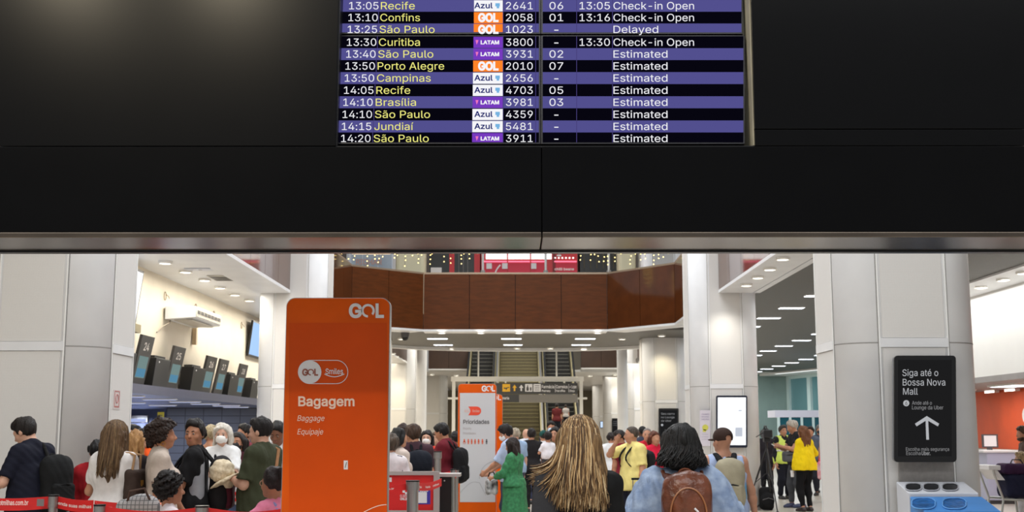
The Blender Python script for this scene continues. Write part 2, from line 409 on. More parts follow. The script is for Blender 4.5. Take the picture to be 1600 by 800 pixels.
    def traps(s, g, t=0.0):
        H = s.H
        for i in (0, 1): g.cone(s.neck+V3(0, -.004*H, -.01*H), s.S[i], .026*H+t, .026*H+t, .03*H)
        return g
    def arm(s, g, i, t=0.0, part='all', f=1.0, tw=None):
        H = s.H; q = (.80 if s.fem else .93)*(1+.5*(s.g-1))*(1.0 if s.hs < 1.1 else 1.02); tw = t if tw is None else tw
        S, E, Wr = s.S[i], s.E[i], s.W[i]
        if part in ('all', 'upper'): g.cone(S, S+(E-S)*f, .031*H*q+t, .0245*H*q+tw, .02*H)
        if part in ('all', 'fore'):
            g.cone(E, E+(Wr-E)*.35, .0235*H*q+t, .0245*H*q+t, .02*H); g.cone(E+(Wr-E)*.35, E+(Wr-E)*(f if part == 'fore' else 1), .0245*H*q+t, .0165*H*q+tw, .02*H)
        return g
    def hand(s, g, i, curl=.5):
        H = s.H*(1.0 if s.hs < 1.1 else .95); sx = 1 if i == 0 else -1; d, n, w = s.D[i], s.N[i], s.W[i]; sd = np.cross(d, n)
        if sd@V3(0, 1, 0) < 0 and abs(d[2]) > .6: sd = -sd                 # thumb side: forward on a hanging hand
        elif abs(d[2]) <= .6 and sd@V3(-sx, 0, .6) < 0: sd = -sd           # and inward or up on a raised one
        g.cone(w-d*.01*H, w+d*.05*H, .0145*H, .018*H, .012*H, (n, .55))
        g.cone(w+d*.045*H-sd*.012*H, w+d*.045*H+sd*.012*H, .0125*H, .0125*H, .012*H, (n, .75))
        rf = max(.0052*H, .55*s.h)
        for j, (o, L) in enumerate(((.0165, .043), (.0055, .048), (-.0055, .045), (-.0165, .036))):
            a = w+d*.052*H+sd*o*H; m = a+(d*math.cos(curl*.6)+n*math.sin(curl*.6))*L*.52*H; e = m+(d*math.cos(curl*1.7)+n*math.sin(curl*1.7))*L*.5*H
            g.cone(a, m, rf*1.08, rf, .004*H); g.cone(m, e, rf, rf*.86, .002*H)
        a = w+d*.016*H+sd*.012*H; m = a+(d*.62+sd*.62+n*.3)*.03*H; g.cone(a, m, rf*1.35, rf*1.15, .008*H); g.cone(m, m+(d*.9+sd*.15+n*.3)*.026*H, rf*1.1, rf*.9, .003*H)
        return g
    def leg(s, g, i, t=0.0, f=1.0, tl=None, part='all'):
        H = s.H; q = (1+.6*(s.g-1)); hp, kn, an = s.hip[i], s.knee[i], s.ank[i]; tl = t if tl is None else tl
        g.cone(hp, hp+(kn-hp)*min(f*2, 1), .054*H*q+t, (.054+(.036-.054)*min(f*2, 1))*H*q+t, .03*H)
        if f > .5:
            m = kn+(an-kn)*.3+V3(0, -.008*H, 0); e = kn+(an-kn)*(f*2-1)
            g.cone(kn, m, .034*H*q+t, .034*H*q+t, .02*H); g.cone(m, e, .034*H*q+t, .021*H*q+tl, .02*H)
        return g
    def foot(s, g, i, t=0.0):
        H = s.H; a = s.ank[i]; y = math.radians(s.fy[i]); d = V3(-math.sin(y), math.cos(y), 0); z = a[2]-.045*H
        g.cone((a[0]-d[0]*.02*H, a[1]-d[1]*.02*H, z+.022*H), (a[0]+d[0]*.06*H, a[1]+d[1]*.06*H, z+.02*H), .02*H+t, .022*H+t, .01*H)
        g.cone((a[0]+d[0]*.06*H, a[1]+d[1]*.06*H, z+.018*H), (a[0]+d[0]*.105*H, a[1]+d[1]*.105*H, z+.014*H), .022*H+t, .015*H+t, .01*H)
        g.cone(a, (a[0], a[1], z+.02*H), .021*H+t, .021*H+t, .01*H); g.keep((0, 0, z+.001), (0, 0, -1)); return g
    def h(s): pass
    def hp(s, x, y, z): return s.hc+s.HR@(V3(x, y, z)*s.u)
    def headshape(s, g):
        u = s.u; R = s.HR; k = .012*u
        g.ell(s.hp(0, -.008, .014), V3(.046, .057, .053)*u, k, R)
        g.ell(s.hp(0, .014, -.022), V3(.037, .041, .044)*u, .02*u, R)
        g.cone(s.hp(-.012, .034, -.05), s.hp(.012, .034, -.05), .014*u, .014*u, .014*u)
        g.cone(s.hp(-.022, .040, .012), s.hp(.022, .040, .012), .0095*u, .0095*u, .012*u)
        for x in (1, -1):
            g.ell(s.hp(x*.0185, .053, .001), V3(.010, .008, .0065)*u, .004*u, R, op='s')
            g.ell(s.hp(x*.0175, .0445, .0005), V3(.009, .008, .0075)*u, .002*u, R)
            g.ell(s.hp(x*.026, .036, -.018), V3(.013, .012, .012)*u, .012*u, R)
            g.ell(s.hp(x*.046, -.004, -.006), V3(.006, .014, .020)*u, .004*u, R)
        g.cone(s.hp(0, .05, .005), s.hp(0, .064, -.016), .0045*u, .0085*u, .006*u)
        g.cone(s.hp(-.007, .058, -.019), s.hp(.007, .058, -.019), .0052*u, .0052*u, .004*u)
        g.cone(s.hp(-.012, .0495, -.0325), s.hp(.012, .0495, -.0325), .0048*u, .0048*u, .004*u)
        g.cone(s.hp(-.010, .0485, -.0385), s.hp(.010, .0485, -.0385), .005*u, .005*u, .004*u)
        g.cone(s.neck+V3(0, -.004*s.H, -.035*s.H), s.hp(0, -.012, -.03), .033*s.H*(.9 if s.fem else 1), .030*u*(.9 if s.fem else 1), .02*u)
        return g
    def body(s, m, parent, bare=(1, 1), legs=True, curl=(.5, .5)):
        """the whole figure as one closed surface"""
        g = s.grid(); s.torso(g); s.traps(g)
        for i in (0, 1):
            s.arm(g, i); s.hand(g, i, curl[i])
            if legs: s.leg(g, i); s.foot(g, i)
        s.headshape(g)
        return g.build('body', m, parent)
    # ---- clothing, each piece a surface of its own over the body
    def top(s, name, m, parent, sleeve=.6, hem=.5, t=.010, wide=0.0, collar=False, folds=.002, ts=.009, open_back=False, strap=None, cuffs=0.0, seed=1):
        H = s.H; g = s.grid(zlo=(hem-.03)*H, h=s.h, pad=.02); T = t*H
        s.torso(g, T+.002)
        if hem is not None and hem < .56:
            q = .040 if s.fem else .034
            for zz, rr in ((.525, .070 if s.fem else .066), (.56, .062)): g.cone(s.up((q*H*s.g, -.004*H, s.zf(zz))), s.up((-q*H*s.g, -.004*H, s.zf(zz))), rr*H*s.g+T+.012*H, rr*H*s.g+T+.012*H, .03*H, ((0, 1, 0), .95))
        if wide: g.cone(s.up((0.02*H, 0, s.zf(.66))), s.up((0.02*H, 0, hem*H)), .075*H+T, .085*H+T+wide*H, .04*H, ((1, 0, 0), 1.25)); g.cone(s.up((-0.02*H, 0, s.zf(.66))), s.up((-0.02*H, 0, hem*H)), .075*H+T, .085*H+T+wide*H, .04*H, ((1, 0, 0), 1.25))
        if strap is None: s.traps(g, .006*H)
        else:
            for x in (1, -1): g.ell(s.S[0 if x > 0 else 1]+V3(x*.018*H, 0, -.012*H), V3(.034, .075, .06)*H, 0, op='s')
            g.ell(s.neck+V3(0, .02*H, -.018*H), V3(.05, .07, .045)*H, 0, op='s')
        if hem is not None: g.keep(s.up((0, 0, hem*H)), -(s.tilt@V3(0, 0, 1)))
        for i in (0, 1):
            if sleeve <= 0: continue
            q = g.copy(); S, E, Wr = s.S[i], s.E[i], s.W[i]
            if sleeve <= 1:
                s.arm(q, i, ts*H, 'upper', 1, tw=(ts+.006)*H); e = S+(E-S)*sleeve; q.keep(e, (E-S))
            else:
                s.arm(q, i, ts*H, 'upper', 1, tw=(ts+.001)*H); s.arm(q, i, (ts-.001)*H, 'fore', 1, tw=(.006+cuffs)*H)
                e = E+(Wr-E)*(sleeve-1)
                c2 = q.copy(); s.arm(c2, i, (ts+.03)*H, 'fore', 1); 
                n = (Wr-E)/np.linalg.norm(Wr-E)
                pl = (q.ax[0][:, None, None]-e[0])*n[0]+(q.ax[1][None, :, None]-e[1])*n[1]+(q.ax[2][None, None, :]-e[2])*n[2]
                q.F = np.where((c2.F < 0) & (pl > 0), np.maximum(q.F, pl), q.F).astype(np.float32)
            kk = .018*H; f = g.F; w = np.maximum(kk-np.abs(f-q.F), 0)/kk; g.F = np.minimum(f, q.F)-w*w*kk*.25
        if collar:
            c = g.copy(); c.cone(s.neck+V3(0, -.006*H, -.03*H), s.neck+V3(0, -.004*H, .012*H), .046*H, .040*H); c.keep(s.neck+V3(0, 0, .008*H), V3(0, -.35, 1)); g.F = np.minimum(g.F, c.F)
        if folds: g.wave(folds*H, 38/H, seed, .7)
        return g.build(name, m, parent)
    def trousers(s, name, m, parent, length=.93, t=.008, flare=.0, waist=.55, seed=2):
        H = s.H; g = s.grid(zlo=0, zhi=(waist+.04)*H, h=s.h); T = t*H
        c = .04 if s.fem else .034
        g.cone((c*H*s.g, -.004*H, .525*H), (-c*H*s.g, -.004*H, .525*H), .070*H*s.g+T, .070*H*s.g+T, .03*H, ((0, 1, 0), .95))
        g.cone((.03*H*s.g, 0, .59*H), (-.03*H*s.g, 0, .59*H), .058*H*s.g+T, .058*H*s.g+T, .05*H)
        g.keep((0, 0, waist*H), (0, 0, 1))
        for i in (0, 1): s.leg(g, i, T, length, T+flare*H)
        for i in (0, 1):
            e = s.knee[i]+(s.ank[i]-s.knee[i])*(length*2-1) if length > .5 else s.hip[i]+(s.knee[i]-s.hip[i])*(length*2)
        g.keep((0, 0, e[2]-.0*H), (0, 0, -1)) if length < .8 else g.keep((0, 0, .028*H), (0, 0, -1))
        g.wave(.0025*H, 30/H, seed, .6)
        return g.build(name, m, parent)
    def skirt(s, name, m, parent, hem=.16, waist=.62, r=.115, pleats=9, t=.012):
        H = s.H; g = s.grid(zlo=hem*H-.02, zhi=(waist+.03)*H, h=s.h, pad=.08); T = t*H
        g.cone((0.012*H, 0, waist*H), (.012*H, 0, .5*H), .080*H+T, .092*H+T, .03*H, ((1, 0, 0), 1.15)); g.cone((0, 0, .5*H), (0, -.01*H, hem*H-.05*H), .095*H+T, r*H+T, .03*H, ((1, 0, 0), 1.12))
        x, y = g.ax[0][:, None, None], g.ax[1][None, :, None]; z = g.ax[2][None, None, :]
        g.F = (g.F+.010*H*np.sin(np.arctan2(y, x)*pleats+1)*np.clip((.5*H-z)/(.3*H), 0, 1)).astype(np.float32)
        g.keep((0, 0, waist*H), (0, 0, 1)); g.keep((0, 0, hem*H), (0, 0, -1))
        return g.build(name, m, parent)
    def shoes(s, m, parent):
        for i in (0, 1):
            a = s.ank[i]; g = Field(a-V3(.16, .16, .08)*s.H, a+V3(.16, .16, .05)*s.H, max(s.h, .009)); s.foot(g, i, .006*s.H); g.keep((0, 0, a[2]+.012*s.H), (0, 0, 1)); g.build('shoe', m, parent)
    def hair(s, style, m, parent, L=.25, seed=3, amp=None, h=None, name='hair', w=1.0):
        u, R = s.u, s.HR; h = h or min(s.h, .010); r = .30*u if style not in ('long',) else .42*u
        lo, hi = s.hc-V3(.17, .17, .1 if style in ('short', 'buzz') else .2)*u, s.hc+V3(.17, .17, .17)*u
        if style in ('long', 'bob'): lo[2] -= L*s.H
        g = Field(lo, hi, h); t = {'short': .008, 'buzz': .004, 'curly': .024, 'afro': .020, 'long': .012, 'bob': .017, 'bun': .009, 'crop': .011}[style]
        g.ell(s.hp(0, -.010, .016), V3(.046+t*.9*w, .057+t*.9, .053+t)*u, 0, R)
        if style in ('short', 'crop'): g.ell(s.hp(0, .012, .052), V3(.034, .036, .022)*u, .02*u, R)
        g.keep(s.hp(0, .026, .018) if style not in ('buzz',) else s.hp(0, .02, .03), R@V3(0, .80, -.60))
        g.keep(s.hp(0, 0, -.040), R@V3(0, .35, -1))
        if style in ('curly', 'afro'): g.wave(amp or .0055*u, 150/u, seed); g.wave(.004*u, 90/u, seed+2); g.wave(.002*u, 300/u, seed+1)
        if style == 'bun': g.ell(s.hp(0, -.062, .045), V3(.03, .028, .03)*u, .008*u)
        if style == 'afro': g.ell(s.hp(0, -.030, .072), V3(.036, .036, .026)*u, .012*u)
        if style in ('long', 'bob'):
            b = s.hp(0, -.045, .0); e = V3(b[0]*.4+s.hc[0]*.6, b[1]-.02*u, b[2]-L*s.H)
            side = R@V3(1, 0, 0); side[2] = 0; side /= np.linalg.norm(side); bk = np.cross(side, V3(0, 0, 1))*-1
            for o, ww in ((-.030, .9), (0, 1), (.030, .9)):
                a = b+side*o*w*u; q = e+side*o*1.15*w*u-V3(0, 0, 0 if o else .02*u); g.cone(a, (a+q)/2, .034*u, .033*u, .012*u, (bk, .8)); g.cone((a+q)/2, q, .033*u, .015*u, .012*u, (bk, .7))
            for x in (1, -1):
                a = s.hp(x*.046*w, -.004, .012); q = V3(a[0], a[1]-.012*u, a[2]-min(L, .17 if style == 'long' else L)*s.H)+side*x*.006*u
                g.cone(a, q, .018*u, .014*u, .015*u)
        if style not in ('curly', 'afro', 'buzz'): g.wave(amp or .0032*u, 60/u, seed, .3); g.wave(.0018*u, 150/u, seed+5, .2)
        return g.build(name, m, parent)
    def eyes(s, parent, iris=(60, 38, 25), brow=(35, 25, 20)):
        u = s.u
        for x in (1, -1):
            mb = MB(); mb.ball(s.hp(x*.0175, .0468, .0005), .0072*u, 12, 8); e = mb.build('eye', mat('eye_white', (148, 138, 130), .5), parent, smooth=True, local=True)
            mb = MB(); mb.ball(s.hp(x*.0175, .0515, .0005), (.0050*u, .0030*u, .0050*u), 10, 6); mb.build('iris', mat('iris', iris, .2), e, smooth=True, local=True)
            mb = MB(); mb.tube([s.hp(x*.008, .0525, .0125), s.hp(x*.018, .0515, .0155), s.hp(x*.028, .0445, .0125)], [.0024*u, .003*u, .0016*u], 6); mb.build('eyebrow', mat('brow_%d_%d_%d' % brow, brow, .8), parent, local=True)
        mb = MB(); mb.tube([s.hp(-.014, .0495, -.0355), s.hp(-.006, .0535, -.0350), s.hp(0, .0540, -.0358), s.hp(.006, .0535, -.0350), s.hp(.014, .0495, -.0355)], [.0012*u, .0032*u, .0034*u, .0032*u, .0012*u], 6); mb.build('lips', mat('lips', (158, 92, 84), .5), parent, local=True)
    def mask(s, m, parent, cup=False):
        u, R = s.u, s.HR; g = Field(s.hc-V3(.09, .09, .09)*u, s.hc+V3(.09, .11, .06)*u, .006)
        g.ell(s.hp(0, .018, -.024), V3(.041, .047, .040)*u, 0, R); g.ell(s.hp(0, .052, -.022), V3(.024, .022, .026)*u, .012*u, R)
        g.keep(s.hp(0, .012, 0), R@V3(0, -1, 0)); g.keep(s.hp(0, .05, -.004), R@V3(0, -.1, 1)); o = g.build('face_mask', m, parent)
        for x in (1, -1):
            mb = MB(); mb.tube([s.hp(x*.036, .034, -.012), s.hp(x*.049, .0, .002), s.hp(x*.047, -.016, -.004)], .0016*u, 5); mb.build('ear_loop', m, o, local=True)
    def cap(s, m, parent):
        u, R = s.u, s.HR; g = Field(s.hc-V3(.12, .14, .06)*u, s.hc+V3(.12, .16, .12)*u, .006)
        g.ell(s.hp(0, -.008, .024), V3(.054, .066, .056)*u, 0, R); g.keep(s.hp(0, 0, -.002), R@V3(0, -.12, -1)); g.ell(s.hp(0, -.07, .018), V3(.024, .02, .017)*u, 0, R, op='s')
        g.build('cap', m, parent)
        g = Field(s.hc-V3(.12, .14, .06)*u, s.hc+V3(.12, .16, .12)*u, .005)
        g.ell(s.hp(0, .062, .010), V3(.042, .052, .0075)*u, 0, R); g.keep(s.hp(0, .035, 0), R@V3(0, -1, 0)); g.build('cap_brim', m, parent)

def locks(P, name, mats, parent, n=400, L=.3, spread=1.0, thick=.0045, seed=5, wave=.01, flip=None, cap=(.058, .069, .067), weights=None):
    """hair as many tapered strands that start at the crown, run over the skull and fall down the back; one strand mesh per colour"""
    r = random.Random(seed); u = P.u; mbs = [MB() for _ in mats]; weights = weights or [1.0/(1+.25*k) for k in range(len(mats))]
    for i in range(n):
        a = r.uniform(-1, 1)*2.1; t0 = math.radians(r.uniform(2, 30)); lay = 1+r.uniform(-.03, .075); pts = []
        for k in range(4):
            th = t0+(PI/2-t0)*k/3; pts.append(P.hp(cap[0]*math.sin(th)*math.sin(a)*lay, -.010-cap[1]*math.sin(th)*math.cos(a)*lay, .016+cap[2]*math.cos(th)*lay))
        p2 = pts[-1]; ln = L*r.uniform(.74, 1.05); ph = r.uniform(0, 6); w = wave*r.uniform(.3, 1.3); sx = math.sin(a)*spread; bk = -.02-.05*max(math.cos(a), -.2); fl = r.random()
        for j in range(1, 9):
            t = j/8.0
            q = p2+V3(sx*.055*u*t+math.sin(ph+t*5)*w*t, (bk*t-.01*t)*P.H*.55+math.cos(ph+t*4)*w*.5*t, -ln*P.H*t)
            if flip: q = q+flip(t, a, P, fl)
            pts.append(q)
        th = thick*r.uniform(.6, 1.2); m = mbs[r.choices(range(len(mats)), weights)[0]]
        m.tube([tuple(p) for p in pts], [th*.5, th*.9, th, th, th*1.1, th*1.1, th*1.1, th*1.05, th, th*.9, th*.75, th*.2], 5, False)
    return [mb.build(name, m, parent, smooth=True, local=True) for mb, m in zip(mbs, mats)]

def backpack(P, root, label, c, w=.30, hgt=.46, d=.17, z=.78, pocket=None, strapc=None, group=None, name='backpack', h=.008, lift=0.0, one=False, mm=None, straps=True, off=(0, 0), sr=.020, sx=1.0):
    """worn on P's back: body, front pocket, zips, handle and two shoulder straps"""
    H = P.H; top = P.up((off[0], (-.075-.01)*H*P.g-.0, P.zf(z))); M = mm or cloth(c); SM = cloth(strapc or tuple(int(x*.6) for x in c))
    t = thing(name, label, 'backpack', group=group); t.location = root.location; t.rotation_euler = root.rotation_euler
    back = -.072*H*P.g-.012; cy = back-d/2; cz = P.zf(z)-hgt/2+lift; X = off[0]; U = lambda p: P.up(p)
    R = P.tilt
    g = Field(U((X, cy, cz))-V3(w, d+.2, hgt*.8), U((X, cy, cz))+V3(w, d+.2, hgt*.8), h)
    g.rbox(U((X, cy, cz)), V3(w/2, d/2*.8, hgt/2), min(d*.38, w*.3), 0, R); g.ell(U((X, cy-.01, cz+hgt*.18)), V3(w*.46, d*.52, hgt*.36), .05, R); g.ell(U((X, cy-.01, cz-hgt*.2)), V3(w*.48, d*.5, hgt*.32), .05, R)
    g.wave(.003, 24, 4); g.build('bag_body', M, t)
    g = Field(U((X, cy-d*.5, cz-hgt*.2))-V3(w, .12, hgt*.4), U((X, cy-d*.5, cz-hgt*.2))+V3(w, .12, hgt*.4), h)
    g.rbox(U((X, cy-d*.44, cz-hgt*.21)), V3(w*.40, d*.2, hgt*.22), .035, 0, R); g.wave(.002, 28, 6); g.build('front_pocket', cloth(pocket or c), t)
    mb = MB(); zz = cz-hgt*.0; mb.tube([U((X+w*.34*q, cy-d*.655+.02*abs(q), zz-.02*abs(q))) for q in (-1, -.5, 0, .5, 1)], .006, 6); mb.build('zip', SM, t, local=True)
    mb = MB(); mb.tube([U((X+.03*math.cos(a)*1.2, back-.045, cz+hgt*.49+.028*math.sin(a))) for a in [PI*i/8 for i in range(9)]], .008, 6); mb.build('handle', SM, t, local=True)
    if straps:
        for x in ((1, -1) if not one else (1,)):
            i = 0 if x > 0 else 1
            pts = [(.05*x, back-.03, cz+hgt*.42), (.062*x*sx*H/1.7, -.045*H, P.zf(.835)), (.075*x*sx*H/1.7, .0, P.zf(.842)+.014), (.082*x*H/1.7, .068*H*P.g+.006, P.zf(.79)), (.088*x*H/1.7, .096*H*P.g+.008, P.zf(.72)), (.105*x*P.g*H/1.7*1.35, .055*H*P.g, P.zf(.645)), (.1*x*P.g*H/1.7*1.35, -.02*H*P.g, P.zf(.62)), (.09*x, back-.03, cz-hgt*.38)]
            V = [Vector(U(p)) for p in pts]; fine = []
            for k in range(len(V)-1):
                for q in range(4):
                    f = q/4; a, b, c_, d_ = V[max(k-1, 0)], V[k], V[k+1], V[min(k+2, len(V)-1)]
                    fine.append(.5*((2*b)+(c_-a)*f+(2*a-5*b+4*c_-d_)*f*f+(3*b-a-3*c_+d_)*f**3))
            g = Field(np.array(fine).min(0)-.05, np.array(fine).max(0)+.05, .009)
            for k in range(len(fine)-1): g.cone(fine[k], fine[k+1], sr if k < 17 else .011, sr if k < 16 else .011, .004, ((0, .5, .85) if 3 < k < 11 else (0, 1, 0), .5 if k < 17 else .6))
            g.build('strap', SM, t)
    return t
def place(px, py, Y, z=None):
    p = at(px, py, Y); return p.x, p.z
# ------------------------------------------------------------------ the hall
WHITE = mat('white_panel', (224, 225, 227), .38, var=.03, vscale=2)
def perforated():
    if 'perforated' in _M: return _M['perforated']
    m = mat('perforated', (196, 192, 186), .5); nt = m.node_tree; b = nt.nodes['Principled BSDF']
    tc = nt.nodes.new('ShaderNodeTexCoord'); v = nt.nodes.new('ShaderNodeTexVoronoi'); v.inputs['Scale'].default_value = 95; v.inputs['Randomness'].default_value = 0
    r = nt.nodes.new('ShaderNodeValToRGB'); r.color_ramp.elements[0].position = .28; r.color_ramp.elements[1].position = .36
    r.color_ramp.elements[0].color = lin((186, 184, 181)); r.color_ramp.elements[1].color = lin((214, 212, 209))
    nt.links.new(tc.outputs['Object'], v.inputs['Vector']); nt.links.new(v.outputs['Distance'], r.inputs[0]); nt.links.new(r.outputs[0], b.inputs['Base Color']); return m
def tiled(name, c, grout, w, h, rough, size=.004, axes='xy', c2=None):
    m = mat(name, c, rough); nt = m.node_tree; b = nt.nodes['Principled BSDF']
    tc = nt.nodes.new('ShaderNodeTexCoord'); mp = nt.nodes.new('ShaderNodeMapping'); br = nt.nodes.new('ShaderNodeTexBrick')
    if axes == 'xz': mp.inputs['Rotation'].default_value = (-PI/2, 0, 0)
    if axes == 'yz': mp.inputs['Rotation'].default_value = (-PI/2, 0, PI/2)
    br.offset = 0; br.inputs['Scale'].default_value = 1; br.inputs['Brick Width'].default_value = w; br.inputs['Row Height'].default_value = h; br.inputs['Mortar Size'].default_value = size
    br.inputs['Color1'].default_value = lin(c); br.inputs['Color2'].default_value = lin(c2 or c); br.inputs['Mortar'].default_value = lin(grout)
    nt.links.new(tc.outputs['Object'], mp.inputs[0]); nt.links.new(mp.outputs[0], br.inputs[0]); nt.links.new(br.outputs[0], b.inputs['Base Color']); return m
FLOORM = tiled('stone_floor', (196, 188, 176), (140, 132, 122), 1.2, 1.2, .28, .006, c2=(188, 180, 168))
MESHC = tiled('slatted_ceiling', (86, 82, 75), (30, 28, 26), 40, .14, .5, .03)
BROWN = mat('brown_panel', (90, 47, 18), .42, spec=.15, var=.14, vscale=3, stretch=(1, 1, 6))
BROWNG = mat('brown_gloss_panel', (82, 44, 22), .07, spec=.5, var=.12, vscale=3)
STEEL = mat('brushed_steel', (172, 170, 166), .32, metal=.9, var=.08, vscale=30, stretch=(1, 1, .05))
BLACK = mat('black_plastic', (14, 14, 16), .35, spec=.4)
GLOSSB = mat('black_gloss_panel', (8, 8, 9), .22, spec=.12, var=.1, vscale=4)
LAMP = glow('lamp_lens', (255, 247, 230), 6.0); TUBE = glow('tube_lens', (236, 244, 255), 4.2)
mb = MB(); mb.box(-16, 22, -4, 90, -.08, 0); struct(mb.build('floor', FLOORM))
mb = MB(); mb.box(5.05, 22, 8, 60, CZ, CZ+.12); struct(mb.build('ceiling', MESHC))
mb = MB(); mb.box(-4.7, 5.05, 34.68, 42.4, CZ+.002, CZ+.12); struct(mb.build('ceiling_bridge', MESHC))
mb = MB(); mb.box(-7.2, -4.85, 8, 42, CZ, CZ+.12); struct(mb.build('ceiling_left', WHITE))
mb = MB(); mb.box(-14, -4.85, 42, 88, CZ+.002, CZ+.12); struct(mb.build('ceiling_far_left', WHITE))
mb = MB(); mb.box(-4.7, 22, 60, 88, CZ+.004, CZ+.12); struct(mb.build('ceiling_far', WHITE))
mb = MB(); mb.box(4.92, 5.05, 8, 24.75, CZ-.06, CZ-.001); struct(mb.build('trim_1', WHITE))          # soffit along the atrium edge
mb = MB(); mb.box(8.85, 9.8, 8, 33, CZ-.04, CZ-.002); struct(mb.build('trim_2', WHITE))
# left side: lit wall over the check-in ledge, the dark bay under it
CREAM = mat('cream_wall', (238, 228, 208), .7, var=.03, vscale=1.5)
mb = MB(); mb.box(-6.90, -6.66, 8, 41, 2.38, CZ); struct(mb.build('wall_left', CREAM))
mb = MB(); mb.box(-14, -6.35, 8, 36.5, 2.22, 2.38); struct(mb.build('trim_3', mat('ledge_blue', (74, 78, 104), .28, var=.06, vscale=3)))
mb = MB(); mb.box(-9.5, -6.0, 33, 33.2, 0, 2.22); struct(mb.build('wall_bay_end', tiled('grey_brick', (92, 95, 106), (60, 62, 70), .5, .2, .6, .012, 'xz')))
mb = MB(); mb.box(-14, -9.5, 36, 36.2, 0, 2.22); struct(mb.build('wall_bay_back', mat('blue_grey_wall', (118, 128, 168), .5, var=.05, vscale=2)))
mb = MB(); mb.box(-14.2, -14, 8, 88, 0, CZ); struct(mb.build('wall_far_left', mat('blue_grey_wall', (118, 128, 168), .5)))
# right side: white bulkhead, orange wall behind the desks
mb = MB(); mb.box(9.8, 10.0, 8, 33, 2.72, CZ-.04); struct(mb.build('wall_right', mat('right_white', (232, 231, 228), .6, var=.02, vscale=1)))
mb = MB(); mb.box(9.8, 14, 8, 33, 2.60, 2.72); struct(mb.build('ceiling_desk_bay', mat('bay_ceiling', (150, 146, 145), .5, var=.05, vscale=2)))
mb = MB(); mb.box(12.1, 12.3, 8, 33, 1.15, 2.60); struct(mb.build('wall_orange', mat('orange_wall', (226, 84, 28), .55, var=.10, vscale=.8)))
mb = MB(); mb.box(12.05, 12.3, 8, 33, 0, 1.15); struct(mb.build('wall_desk_back', mat('beige_dado', (176, 168, 154), .6, var=.05)))
# far glazed end on the right
TEAL = mat('teal_wall', (132, 156, 154), .5, var=.10, vscale=.7)
mb = MB(); mb.box(6.5, 14.0, 62, 62.2, 0, CZ); struct(mb.build('wall_far_right', TEAL))
mb = MB(); mb.box(-16, 22, 88, 88.2, 0, 12); struct(mb.build('wall_back', mat('back_wall', (150, 138, 116), .7, var=.1, vscale=.6)))
GL = mat('teal_glass_glow', (78, 116, 122), .08, emit=.28, spec=.7)  # the glass itself emits, in place of daylight coming through it
A, B = Vector((14.0, 62.0, 0)), Vector((15.9, 52.0, 0)); D = (B-A); NW = Vector((-D.y, D.x, 0)).normalized()*-1
for k in range(4):
    p, q = A+D*k/4, A+D*(k+1)/4; mb = MB(); mb.prism([p, q, q+Vector((0, 0, CZ)), p+Vector((0, 0, CZ))], NW*.04); w = struct(mb.build('window_%d' % (k+1), GL))
    mb = MB()
    for e in ((p, p+D.normalized()*.32), (q-D.normalized()*.06, q)):
        mb.prism([e[0], e[1], e[1]+Vector((0, 0, CZ)), e[0]+Vector((0, 0, CZ))], NW*.16)
    for z in (0, 2.35, 4.2): mb.prism([p+Vector((0, 0, z)), q+Vector((0, 0, z)), q+Vector((0, 0, z+.16)), p+Vector((0, 0, z+.16))], NW*.14)
    mb.build('window_frame', mat('pale_frame', (196, 218, 220), .4), w)
mb = MB(); mb.prism([A+Vector((0, 0, CZ-.12)), B+Vector((0, 0, CZ-.12)), B+NW*.9+Vector((0, 0, CZ-.12)), A+NW*1.6+Vector((0, 0, CZ-.12))], (0, 0, .11)); struct(mb.build('trim_6', WHITE))
mb = MB(); mb.box(15.9, 16.1, 8, 52, 0, CZ); struct(mb.build('wall_far_side', mat('pale_side', (198, 210, 212), .6)))

